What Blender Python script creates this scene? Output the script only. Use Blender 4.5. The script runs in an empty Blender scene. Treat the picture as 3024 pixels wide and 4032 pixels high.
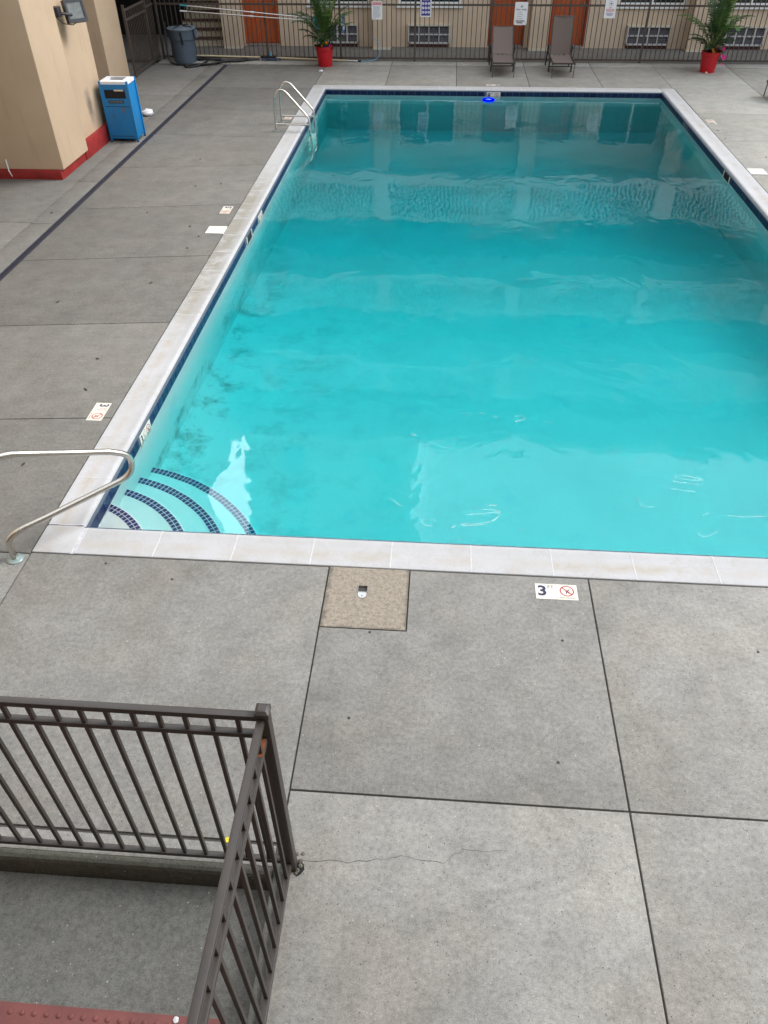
import bpy, bmesh, math, random
from mathutils import Vector, Matrix
random.seed(7)
S = bpy.context.scene
col = S.collection
R = math.radians

# ------------------------------------------------------------------ camera
cd = bpy.data.cameras.new('camera'); cam = bpy.data.objects.new('camera', cd); col.objects.link(cam); S.camera = cam
PITCH, YAW, ROLL, FPX = 0.7176, -0.0776, -0.0079, 2995.5
fw = Vector((math.sin(YAW)*math.cos(PITCH), math.cos(YAW)*math.cos(PITCH), -math.sin(PITCH)))
rt = fw.cross(Vector((0, 0, 1))).normalized(); up = rt.cross(fw)
r2 = math.cos(ROLL)*rt + math.sin(ROLL)*up; u2 = -math.sin(ROLL)*rt + math.cos(ROLL)*up
m = Matrix((r2, u2, -fw)).transposed().to_4x4(); m.translation = (3.0497, -4.0249, 4.0860)
cam.matrix_world = m
cd.sensor_fit = 'VERTICAL'; cd.sensor_height = 36.0; cd.lens = 36.0*FPX/4032.0
cd.clip_start = 0.05; cd.clip_end = 500

# ------------------------------------------------------------------ sky, sun, exposure
SUN_AZ, SUN_EL = R(70), R(42)        # azimuth from +y towards +x
CLOUD_DIR = Vector((-.235, .742, .628)).normalized()     # a sunlit cloud bank, seen mirrored in the water
w = bpy.data.worlds.new('World'); S.world = w; w.use_nodes = True
nt = w.node_tree; nt.nodes.clear()
out = nt.nodes.new('ShaderNodeOutputWorld'); bg = nt.nodes.new('ShaderNodeBackground')
sky = nt.nodes.new('ShaderNodeTexSky'); sky.sky_type = 'NISHITA'; sky.sun_disc = False
sky.sun_elevation = SUN_EL; sky.sun_rotation = SUN_AZ
sky.air_density = 1.0; sky.dust_density = 3.0; sky.ozone_density = 1.0
tc = nt.nodes.new('ShaderNodeTexCoord')
cn = nt.nodes.new('ShaderNodeTexNoise'); cn.inputs['Scale'].default_value = 2.2; cn.inputs['Detail'].default_value = 6
nt.links.new(tc.outputs['Generated'], cn.inputs['Vector'])
cr = nt.nodes.new('ShaderNodeValToRGB'); cr.color_ramp.elements[0].position = .30; cr.color_ramp.elements[1].position = .58
cr.color_ramp.elements[0].color = (.55, .55, .55, 1)
nt.links.new(cn.outputs['Fac'], cr.inputs['Fac'])
mx = nt.nodes.new('ShaderNodeMix'); mx.data_type = 'RGBA'
nt.links.new(cr.outputs['Color'], mx.inputs['Factor'])
# thin overcast: cloud luminance rises smoothly towards the veiled sun
sv = Vector((math.sin(SUN_AZ)*math.cos(SUN_EL), math.cos(SUN_AZ)*math.cos(SUN_EL), math.sin(SUN_EL)))
ds = nt.nodes.new('ShaderNodeVectorMath'); ds.operation = 'DOT_PRODUCT'; nt.links.new(tc.outputs['Generated'], ds.inputs[0]); ds.inputs[1].default_value = sv
gl_ = nt.nodes.new('ShaderNodeMapRange'); gl_.interpolation_type = 'SMOOTHERSTEP'; nt.links.new(ds.outputs['Value'], gl_.inputs['Value'])
gl_.inputs['From Min'].default_value = -.55; gl_.inputs['From Max'].default_value = 1.0; gl_.inputs['To Min'].default_value = 2.2; gl_.inputs['To Max'].default_value = 21.0
cc_ = nt.nodes.new('ShaderNodeVectorMath'); cc_.operation = 'SCALE'; cc_.inputs[0].default_value = (.93, 1.0, 1.09); nt.links.new(gl_.outputs[0], cc_.inputs['Scale'])
nt.links.new(sky.outputs['Color'], mx.inputs[6]); nt.links.new(cc_.outputs[0], mx.inputs[7])
dt = nt.nodes.new('ShaderNodeVectorMath'); dt.operation = 'DOT_PRODUCT'
nt.links.new(tc.outputs['Generated'], dt.inputs[0]); dt.inputs[1].default_value = CLOUD_DIR
na = nt.nodes.new('ShaderNodeMath'); na.operation = 'MULTIPLY_ADD'; nt.links.new(cn.outputs['Fac'], na.inputs[0]); na.inputs[1].default_value = .03; nt.links.new(dt.outputs['Value'], na.inputs[2])
mr = nt.nodes.new('ShaderNodeMapRange'); mr.interpolation_type = 'SMOOTHSTEP'; nt.links.new(na.outputs[0], mr.inputs['Value'])
mr.inputs['From Min'].default_value = .986; mr.inputs['From Max'].default_value = 1.014
m2 = nt.nodes.new('ShaderNodeMix'); m2.data_type = 'RGBA'; nt.links.new(mr.outputs[0], m2.inputs['Factor']); nt.links.new(mx.outputs[2], m2.inputs[6]); m2.inputs[7].default_value = (80, 84, 90, 1)
nt.links.new(m2.outputs[2], bg.inputs['Color']); bg.inputs['Strength'].default_value = 0.05
nt.links.new(bg.outputs['Background'], out.inputs['Surface'])
sl = bpy.data.lights.new('sun', 'SUN'); sun = bpy.data.objects.new('sun', sl); col.objects.link(sun)
sl.energy = 1.5; sl.angle = R(24); sl.color = (1, .97, .93)
sd = Vector((math.sin(SUN_AZ)*math.cos(SUN_EL), math.cos(SUN_AZ)*math.cos(SUN_EL), math.sin(SUN_EL)))
sun.rotation_euler = sd.to_track_quat('Z', 'Y').to_euler(); sun.location = sd*30
S.view_settings.view_transform = 'Standard'; S.view_settings.look = 'None'
S.view_settings.exposure = 1.0; S.view_settings.gamma = 1.0; S.view_settings.use_curve_mapping = False
S.render.engine = 'CYCLES'
S.cycles.use_denoising = True
S.cycles.max_bounces = 10; S.cycles.transmission_bounces = 8; S.cycles.transparent_max_bounces = 16; S.cycles.volume_bounces = 1
S.cycles.caustics_reflective = False; S.cycles.caustics_refractive = True

# ------------------------------------------------------------------ material helpers
class NT:
    def __init__(s, name):
        s.m = bpy.data.materials.new(name); s.m.use_nodes = True; s.t = s.m.node_tree; s.t.nodes.clear()
        s.o = s.t.nodes.new('ShaderNodeOutputMaterial'); s.pos = None
    def n(s, typ, **kw):
        x = s.t.nodes.new('ShaderNode'+typ)
        for k, v in kw.items():
            if k in ('operation', 'data_type', 'blend_type', 'feature', 'distance', 'noise_dimensions', 'wave_type', 'bands_direction', 'clamp', 'invert'):
                setattr(x, k, v)
            else:
                i = x.inputs[int(k[1:]) if k[0] == '_' else k.replace('_', ' ')]
                if hasattr(v, 'is_linked') or isinstance(v, bpy.types.NodeSocket): s.t.links.new(v, i)
                else: i.default_value = v
        return x
    def P(s):
        if s.pos is None: s.pos = s.n('NewGeometry').outputs['Position']
        return s.pos
    def scaled(s, v):
        return s.n('VectorMath', operation='MULTIPLY', _0=s.P(), _1=v).outputs[0]
    def noise(s, scale, detail=4, rough=.55, vec=None, dist=0):
        return s.n('TexNoise', Vector=vec or s.P(), Scale=scale, Detail=detail, Roughness=rough, Distortion=dist).outputs['Fac']
    def ramp(s, f, stops):
        x = s.t.nodes.new('ShaderNodeValToRGB'); s.t.links.new(f, x.inputs['Fac']); e = x.color_ramp.elements
        while len(e) < len(stops): e.new(.5)
        for k, (p, c) in enumerate(stops):
            e[k].position = p; c = (c, c, c) if isinstance(c, (int, float)) else c; e[k].color = (*c, 1)
        return x.outputs['Color']
    def mix(s, f, a, b, bt='MIX'):
        x = s.t.nodes.new('ShaderNodeMix'); x.data_type = 'RGBA'; x.blend_type = bt
        for sock, v in ((x.inputs['Factor'], f), (x.inputs[6], a), (x.inputs[7], b)):
            if isinstance(v, bpy.types.NodeSocket): s.t.links.new(v, sock)
            elif isinstance(v, (int, float)): sock.default_value = v if sock == x.inputs['Factor'] else (v, v, v, 1)
            else: sock.default_value = (*v, 1)
        return x.outputs[2]
    def math(s, op, a, b=0., c=0.): return s.n('Math', operation=op, _0=a, _1=b, _2=c).outputs[0]
    def sep(s, v=None):
        x = s.n('SeparateXYZ', Vector=v or s.P()); return x.outputs
    def rnd(s): return s.n('ObjectInfo').outputs['Random']
    def bump(s, h, strength=.3, dist=.01, normal=None):
        k = dict(Height=h, Strength=strength, Distance=dist)
        if normal: k['Normal'] = normal
        return s.n('Bump', **k).outputs['Normal']
    def bsdf(s, color, rough=.6, metal=0., normal=None, spec=.5, **kw):
        b = s.t.nodes.new('ShaderNodeBsdfPrincipled')
        for k, v in (('Base Color', color), ('Roughness', rough), ('Metallic', metal), ('Normal', normal), ('Specular IOR Level', spec)):
            if v is None: continue
            if isinstance(v, bpy.types.NodeSocket): s.t.links.new(v, b.inputs[k])
            else: b.inputs[k].default_value = (*v, 1) if k == 'Base Color' else v
        for k, v in kw.items():
            b.inputs[k.replace('_', ' ')].default_value = v
        s.t.links.new(b.outputs[0], s.o.inputs['Surface']); return s.m

def plain(name, c, rough=.5, metal=0., var=.12, scale=14, bump=0., spec=.5):
    t = NT(name); f = t.noise(scale, 5)
    k = t.ramp(f, [(.3, 1-var), (.7, 1+var*.6)])
    cc = t.mix(1., c, k, 'MULTIPLY')
    rr = t.math('MULTIPLY_ADD', f, .25, rough-.12)
    return t.bsdf(cc, rr, metal, t.bump(t.noise(scale*12, 3), bump, .004) if bump else None, spec)

def concrete(name, c, blotch=.20, speck=1., warm=(1.04, 1., .95), wet=0.):
    t = NT(name)
    big = t.ramp(t.noise(.55, 6, .6, dist=.6), [(.28, 1-blotch), (.5, 1.), (.74, 1+blotch*.8)])
    mid = t.ramp(t.noise(3.7, 7, .62), [(.3, .86), (.68, 1.10)])
    fine = t.ramp(t.noise(34, 6, .82), [(.26, .46), (.5, 1.), (.76, 1.42)])
    clot = t.ramp(t.noise(11, 6, .72, vec=t.scaled((.75, 1.35, 1.))), [(.30, .90), (.70, 1.09)])
    grit = t.ramp(t.noise(150, 3, .7), [(.28, .66), (.5, 1.), (.74, 1.28)])
    a = t.mix(1., c, big, 'MULTIPLY'); a = t.mix(1., a, mid, 'MULTIPLY'); a = t.mix(1., a, clot, 'MULTIPLY')
    a = t.mix(min(1, .8*speck), a, t.mix(1., a, fine, 'MULTIPLY')); a = t.mix(min(1, .9*speck), a, t.mix(1., a, grit, 'MULTIPLY'))
    a = t.mix(t.ramp(t.noise(1.3, 4), [(.45, 0.), (.75, .9)]), a, t.mix(1., a, warm, 'MULTIPLY'))
    # scattered pits and pale aggregate
    v = t.n('TexVoronoi', Vector=t.P(), Scale=70.); rc = t.sep(v.outputs['Color'])
    hit = t.math('LESS_THAN', v.outputs['Distance'], t.math('MULTIPLY_ADD', rc[1], .22, .08))
    a = t.mix(t.math('MULTIPLY', hit, t.math('GREATER_THAN', rc[0], .972)), a, (.42, .42, .39))
    a = t.mix(t.math('MULTIPLY', t.math('MULTIPLY', hit, t.math('LESS_THAN', rc[0], .10)), .8), a, (.07, .066, .06))
    # pale scuffs and brushed streaks
    sc_ = t.ramp(t.noise(5.5, 9, .75, vec=t.scaled((.8, 2.2, 1.)), dist=.5), [(.63, 0.), (.72, .35)])
    a = t.mix(sc_, a, t.mix(1., a, (1.35, 1.33, 1.3), 'MULTIPLY'))
    # long soft stains with their own outline
    st = t.ramp(t.noise(1.1, 8, .7, vec=t.scaled((1., 1.6, 1.)), dist=1.2), [(.56, 0.), (.70, .55)])
    a = t.mix(st, a, t.mix(1., a, (.72, .72, .73), 'MULTIPLY'))
    tone = t.math('MULTIPLY_ADD', t.rnd(), .18, .91)
    a = t.mix(1., a, t.n('CombineColor', _0=tone, _1=tone, _2=tone).outputs[0], 'MULTIPLY')
    h = t.math('ADD', t.noise(95, 4, .7), t.math('MULTIPLY', t.noise(18, 4), .6))
    return t.bsdf(a, .86-wet, 0., t.bump(h, .28, .006), .35)

def stucco(name, c, stain=.4, wall_marks=()):
    t = NT(name)
    a = t.mix(1., c, t.ramp(t.noise(1.2, 6), [(.3, .9), (.7, 1.06)]), 'MULTIPLY')
    sk = t.noise(2.2, 6, .65, vec=t.scaled((2.2, 2.2, .35)))
    a = t.mix(t.ramp(sk, [(.56, 0.), (.78, stain)]), a, t.mix(1., a, (.62, .58, .53), 'MULTIPLY'))
    sp = t.ramp(t.noise(6.5, 5, .7), [(.66, 0.), (.76, stain)])
    a = t.mix(sp, a, t.mix(1., a, (.55, .52, .48), 'MULTIPLY'))
    for c_, sc2, co, k_ in wall_marks:
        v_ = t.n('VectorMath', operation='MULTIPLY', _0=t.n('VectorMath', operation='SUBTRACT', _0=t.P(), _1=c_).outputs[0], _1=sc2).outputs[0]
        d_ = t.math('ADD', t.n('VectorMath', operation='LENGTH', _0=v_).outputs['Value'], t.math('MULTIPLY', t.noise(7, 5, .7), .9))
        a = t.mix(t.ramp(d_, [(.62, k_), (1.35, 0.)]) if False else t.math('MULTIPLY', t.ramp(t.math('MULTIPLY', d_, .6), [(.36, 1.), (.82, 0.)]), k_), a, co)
    return t.bsdf(a, .85, 0., t.bump(t.noise(90, 4, .65), .25, .006), .3)

M = {}
M['slab'] = concrete('deck_concrete', (.222, .218, .206))
M['slab_left'] = concrete('deck_concrete_left', (.172, .165, .151), blotch=.12, speck=.8)  # darker tone for the left deck
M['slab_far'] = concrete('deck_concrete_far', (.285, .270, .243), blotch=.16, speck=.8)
M['landing'] = concrete('landing_concrete', (.160, .162, .152), blotch=.12, speck=1.1)
M['slab_near_right_lit'] = concrete('deck_concrete_near_right_lit', (.268, .262, .246))  # same deck concrete painted lighter for the stronger light on the right
M['slab_right_lit'] = concrete('deck_concrete_right_lit', (.355, .345, .315), blotch=.14, speck=.8)  # paler copy too, brighter light on the right deck put into its colour
M['drain'] = plain('slate_drain_plastic', (.042, .042, .062), .6, var=.2)
M['kerb'] = concrete('kerb_concrete', (.33, .32, .29))
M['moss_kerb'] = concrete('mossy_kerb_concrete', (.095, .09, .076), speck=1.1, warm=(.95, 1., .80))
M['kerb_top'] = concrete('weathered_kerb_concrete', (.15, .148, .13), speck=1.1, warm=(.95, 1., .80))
M['patch'] = concrete('tan_patch_concrete', (.27, .238, .196), speck=1.2, blotch=.1)
def patch_mat():
    t = NT('tan_patch_concrete'); P = t.sep(); n_ = t.noise(34, 6, .75); n2 = t.noise(9, 6, .7)
    a = t.mix(1., (.30, .262, .215), t.ramp(n_, [(.28, .55), (.5, 1.), (.76, 1.35)]), 'MULTIPLY')
    a = t.mix(1., a, t.ramp(t.noise(140, 3, .7), [(.28, .7), (.74, 1.28)]), 'MULTIPLY')
    d1 = t.math('MULTIPLY', t.math('SUBTRACT', P[0], 2.327), 9.); d2 = t.math('MULTIPLY', t.math('SUBTRACT', 2.926, P[0]), 14.); d3 = t.math('MULTIPLY', t.math('ADD', P[1], .596), 16.)
    d = t.math('MINIMUM', t.math('MINIMUM', d1, d2), d3)
    g_ = t.ramp(t.math('SUBTRACT', t.math('ADD', n2, .1), d), [(.30, 0.), (.62, .65)])
    a = t.mix(g_, a, (.075, .07, .055))
    return t.bsdf(a, .9, 0., t.bump(n_, .6, .012), .3)
M['patch'] = patch_mat()
M['joint'] = plain('joint_filler', (.07, .065, .06), .9, var=.3, scale=30)
M['stucco'] = stucco('beige_stucco', (.56, .42, .29), .5, [((-3.23, 10.42, .68), (1., 5.5, 2.6), (.10, .09, .085), .75), ((-3.23, 10.02, 1.86), (1., 5., 4.), (.20, .13, .06), .6)])  # dark mark beside the bin, brown mark below the lamp
M['stucco_far'] = stucco('tan_stucco', (.62, .50, .375), .25)
M['stucco_shaded'] = stucco('shaded_tan_stucco', (.20, .155, .115), .25)  # tan stucco painted darker to imitate shade in the upper corridors
M['trim'] = plain('cream_trim_paint', (.62, .58, .47), .6, var=.1)
M['white'] = plain('white_paint', (.78, .79, .80), .45, var=.06)
M['offwhite'] = plain('off_white_plastic', (.82, .81, .75), .45, var=.06)
M['red_base'] = plain('red_plinth_paint', (.27, .014, .012), .6, var=.3, scale=9, bump=.4)
M['door'] = plain('rust_orange_door_paint', (.44, .090, .022), .5, var=.14)
M['door_frame'] = plain('dark_rust_frame_paint', (.22, .04, .018), .55, var=.14)
M['brown'] = plain('bronze_brown_metal_paint', (.044, .036, .031), .40, var=.16, scale=22, bump=.1)
M['brown_far'] = plain('brown_fence_paint', (.075, .058, .048), .5, var=.12)
M['black'] = plain('black_rubber', (.012, .012, .013), .5, var=.2)
M['charcoal'] = plain('charcoal_metal', (.030, .029, .034), .45, var=.2)
M['dark'] = plain('dark_void_paint', (.012, .012, .012), .9, var=.2)
M['redbrown'] = plain('dark_red_brown_paint', (.07, .022, .016), .7, var=.2)
M['pot'] = plain('red_plastic', (.50, .008, .018), .38, var=.08)
M['soil'] = plain('dark_soil', (.035, .024, .016), .95, var=.4, scale=60, bump=.6)
M['can'] = plain('slate_blue_plastic', (.085, .115, .15), .5, var=.12)
M['lid'] = plain('grey_blue_lid_plastic', (.13, .165, .20), .5, var=.1)
M['grey'] = plain('grey_metal', (.30, .30, .30), .4, .6, var=.1)
M['tan_pole'] = plain('tan_pole_plastic', (.60, .52, .33), .45, var=.1)
M['teal'] = plain('teal_plastic', (.02, .30, .36), .45)
M['blue_plastic'] = plain('blue_plastic', (.01, .16, .48), .4)
M['sky_blue'] = plain('pale_blue_plastic', (.10, .34, .55), .4)
M['sling'] = plain('taupe_mesh_fabric', (.155, .120, .105), .85, var=.1, scale=90, bump=.3)
M['chair_frame'] = plain('dark_bronze_chair_frame', (.05, .040, .036), .45, var=.15)
M['beige'] = plain('beige_paint', (.62, .52, .40), .5)
M['cloth'] = plain('white_towel_cloth', (.82, .82, .86), .95, var=.06, scale=40, bump=.5)
M['yellow'] = plain('yellow_leaf', (.72, .62, .03), .5, var=.15, scale=80)
M['dead_leaf'] = plain('dead_leaf', (.05, .035, .022), .8, var=.4, scale=70)
M['leaf'] = plain('palm_leaf', (.045, .115, .016), .45, var=.35, scale=7)
M['leaf_dark'] = plain('dark_palm_leaf', (.018, .056, .016), .45, var=.35, scale=7)
M['leaf_light'] = plain('young_palm_leaf', (.16, .24, .03), .45, var=.3, scale=7)
M['stem'] = plain('green_stem', (.11, .17, .045), .5, var=.2)
M['coleus'] = plain('deep_red_leaf', (.13, .008, .018), .5, var=.3, scale=40)
M['pink'] = plain('pink_petal', (.62, .02, .25), .6, var=.2, scale=50)
M['orange'] = plain('orange_petal', (.75, .20, .01), .6, var=.2, scale=50)
M['violet'] = plain('violet_petal', (.05, .015, .13), .6, var=.2, scale=50)
M['tactile'] = plain('red_tactile_paint', (.205, .066, .060), .6, var=.22, scale=6, bump=.3)
M['rust'] = plain('orange_rust', (.20, .055, .018), .8, var=.35, scale=60, bump=.5)
M['sign_white'] = plain('white_sign_face', (.80, .81, .83), .4, var=.03)
M['ink_navy'] = plain('navy_print', (.018, .02, .075), .5, var=.05)
M['ink_black'] = plain('black_print', (.02, .02, .025), .5, var=.05)
M['ink_red'] = plain('red_print', (.42, .018, .035), .5, var=.05)
M['ink_pink'] = plain('faded_red_print', (.60, .15, .17), .5, var=.05)
M['ink_grey'] = plain('grey_print', (.33, .34, .38), .5, var=.05)
M['ink_violet'] = plain('violet_blue_print', (.055, .035, .25), .5, var=.05)
M['ceramic'] = plain('cream_ceramic', (.74, .69, .60), .3, var=.05)
M['glass_dark'] = plain('dark_window_glass', (.018, .028, .028), .12, var=.2)
M['curtain'] = plain('green_curtain', (.02, .06, .05), .9, var=.3)
M['lamp_glass'] = plain('grey_lamp_glass', (.17, .18, .17), .15, var=.3)
M['vac'] = plain('dull_blue_grey_plastic', (.04, .06, .12), .5)
M['louver'] = plain('dark_grey_louver', (.12, .125, .15), .55, var=.15)
M['grille_frame'] = plain('grey_grille_frame', (.52, .52, .53), .5, var=.1)
M['stair_riser'] = stucco('stair_riser_paint', (.50, .44, .33), .5)
M['stair_tread'] = plain('worn_brown_tread_paint', (.085, .034, .024), .8, var=.4, scale=12)
M['rail_white'] = plain('cream_balcony_paint', (.86, .85, .82), .6, var=.08)

def steel(name, c=(.62, .60, .56), rough=.2):
    t = NT(name)
    f = t.noise(60, 4, .6, vec=t.scaled((1, 1, 6)))
    return t.bsdf(t.mix(t.ramp(f, [(.4, 0.), (.8, .5)]), c, (.42, .37, .30)), t.math('MULTIPLY_ADD', f, .22, rough-.08), 1.)
M['steel'] = steel('stainless_steel')
M['alu'] = steel('pale_aluminium', (.80, .81, .83), .28)
M['escutcheon'] = plain('pale_green_grey_metal', (.30, .38, .37), .4, .5, var=.15)

t = NT('blue_bin_paint')
a = t.mix(t.ramp(t.noise(5, 6), [(.4, 0.), (.75, .5)]), (.006, .19, .46), (.008, .145, .36))
sx = t.ramp(t.noise(9, 6, .7, vec=t.scaled((1., 1., .3))), [(.56, 0.), (.72, .55)])
a = t.mix(sx, a, (.05, .10, .12)); M['bin'] = t.bsdf(a, .42)

# coping stone: pale, dished, with tan grime of its own shape
t = NT('coping_stone')
r = t.rnd(); off = t.n('VectorMath', operation='ADD', _0=t.P(), _1=t.n('CombineXYZ', X=t.math('MULTIPLY', r, 9.)).outputs[0]).outputs[0]
a = t.mix(t.ramp(t.noise(2.4, 6, .6, vec=off), [(.3, 0.), (.7, 1.)]), (.49, .495, .515), (.44, .44, .44))
gr = t.ramp(t.noise(4.2, 9, .72, vec=off, dist=.8), [(.54, 0.), (.72, .6)])
a = t.mix(t.math('MULTIPLY', gr, t.math('MULTIPLY_ADD', r, .9, .35)), a, (.40, .345, .275))
Pc = t.sep(); ed = t.math('MINIMUM', t.math('MINIMUM', Pc[0], t.math('SUBTRACT', 8.10, Pc[0])), t.math('MINIMUM', Pc[1], t.math('SUBTRACT', 15.39, Pc[1])))
dish = t.ramp(t.math('ABSOLUTE', t.math('SUBTRACT', ed, .115)), [(0., 1.), (.075, 0.)])
dn = t.ramp(t.noise(3.3, 8, .7, vec=off, dist=.4), [(.40, 0.), (.60, .85)])
a = t.mix(t.math('MULTIPLY', t.math('MULTIPLY', dish, dn), t.math('MULTIPLY_ADD', r, .7, .35)), a, (.40, .345, .27))
lx = t.ramp(t.math('MULTIPLY', Pc[0], 1.), [(.15, 1.), (.28, .2), (.31, 0.)]); ly = t.ramp(t.math('MULTIPLY', Pc[1], .1), [(.32, 0.), (.46, 1.), (.78, 1.), (.98, .1)])
ld2 = t.ramp(t.noise(2.1, 9, .7, vec=off, dist=.5), [(.36, 0.), (.52, .9)])
a = t.mix(t.math('MULTIPLY', t.math('MULTIPLY', lx, ly), ld2), a, (.27, .255, .215))
ln = t.ramp(t.math('ABSOLUTE', t.math('SUBTRACT', t.noise(3.1, 5, .6, vec=off), .5)), [(0., .5), (.016, 0.)])
a = t.mix(t.math('MULTIPLY', ln, .55), a, (.38, .36, .34))
a = t.mix(.55, a, t.mix(1., a, t.ramp(t.noise(150, 3, .7), [(.3, .8), (.7, 1.16)]), 'MULTIPLY'))
M['coping'] = t.bsdf(a, .8, 0., t.bump(t.noise(120, 4, .7), .25, .004), .35)
M['mortar'] = plain('white_mortar', (.58, .58, .60), .9, var=.15, scale=30)

t = NT('navy_glazed_tile')
a = t.mix(t.rnd(), (.004, .014, .055), (.010, .024, .085))
lime = t.ramp(t.noise(26, 5, .7, vec=t.scaled((1., 1., .35))), [(.62, 0.), (.8, .5)])
a = t.mix(lime, a, (.13, .17, .22)); M['tile'] = t.bsdf(a, .35, 0., t.bump(t.noise(9, 2), .1, .01), .3)
M['grout'] = plain('dark_grout', (.10, .13, .17), .9)
M['step_tile'] = plain('indigo_step_tile', (.012, .014, .16), .4, var=.4, scale=30)

# pool plaster with algae stains on the shallow floor
t = NT('pool_plaster')
P = t.sep()
a = t.mix(t.ramp(t.noise(.8, 6), [(.3, 0.), (.7, 1.)]), (.85, .86, .84), (.75, .785, .78))
mask = t.ramp(t.noise(2.3, 13, .76, dist=.1), [(.49, 0.), (.66, 1.)])
fx = t.ramp(t.math('MULTIPLY_ADD', P[0], .2, 0.), [(.06, 1.), (.12, 1.), (.17, .35), (.30, .42), (.42, .25), (.6, .10), (.9, .06)])
fy = t.ramp(t.math('MULTIPLY', P[1], .1), [(.03, .9), (.30, 1.), (.52, .85), (.8, .25)])
zz = t.math('LESS_THAN', P[2], -.84)
al = t.math('MULTIPLY', t.math('MULTIPLY', mask, zz), t.math('MULTIPLY', fx, fy))
a = t.mix(t.math('MULTIPLY', al, .85), a, (.10, .13, .10))
deep_tint = t.ramp(t.noise(.55, 6, .6, dist=.5), [(.30, .25), (.62, 1.)])
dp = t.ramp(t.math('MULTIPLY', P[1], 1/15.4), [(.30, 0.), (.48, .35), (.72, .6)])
a = t.mix(t.math('MULTIPLY', t.math('MULTIPLY', deep_tint, dp), zz), a, (.40, .50, .47))  # algae patches, plus a painted darkening with depth that dims the far water
bl = t.ramp(t.noise(1.9, 4, .5, dist=.4), [(.64, 0.), (.76, .28)])
a = t.mix(bl, a, (.35, .62, .80))
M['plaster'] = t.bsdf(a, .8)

# water: Fresnel reflection over a tinted, slightly cloudy body
t = NT('pool_water')
wv = t.noise(1.1, 3, .5, vec=t.scaled((1., .75, 1.)), dist=.5)
rp = t.noise(7., 3, .55, vec=t.scaled((1., .8, 1.)))
zone = t.ramp(t.noise(.35, 2), [(.35, .15), (.65, 1.)])
fine = t.noise(24., 2, .5, vec=t.scaled((1., .7, 1.)))
h = t.math('ADD', t.math('ADD', wv, t.math('MULTIPLY', fine, .016)), t.math('MULTIPLY', t.math('MULTIPLY', rp, .06), zone))
nrm = t.bump(h, 1., .012)
b_ = t.t.nodes.new('ShaderNodeBsdfGlass'); b_.inputs['IOR'].default_value = 1.333; b_.inputs['Roughness'].default_value = 0.
t.t.links.new(nrm, b_.inputs['Normal']); t.t.links.new(b_.outputs[0], t.o.inputs['Surface'])
va = t.n('VolumeAbsorption', Color=(.0, .900, .925, 1), Density=1.1)
vs = t.n('VolumeScatter', Color=(.3, .95, 1., 1), Density=.05, Anisotropy=.3)
ad = t.t.nodes.new('ShaderNodeAddShader')
t.t.links.new(va.outputs[0], ad.inputs[0]); t.t.links.new(vs.outputs[0], ad.inputs[1])
t.t.links.new(ad.outputs[0], t.o.inputs['Volume'])
M['water'] = t.m

t = NT('blue_light_glow'); e = t.n('Emission', Color=(0., .0, 1., 1), Strength=.9); t.t.links.new(e.outputs[0], t.o.inputs['Surface']); M['glow'] = t.m
M['painted_glint'] = plain('white_glint', (.70, .78, .78), .7)
t = NT('pale_blue_light_glow'); e = t.n('Emission', Color=(.08, .30, 1., 1), Strength=.9); t.t.links.new(e.outputs[0], t.o.inputs['Surface']); M['glow_in'] = t.m

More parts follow.
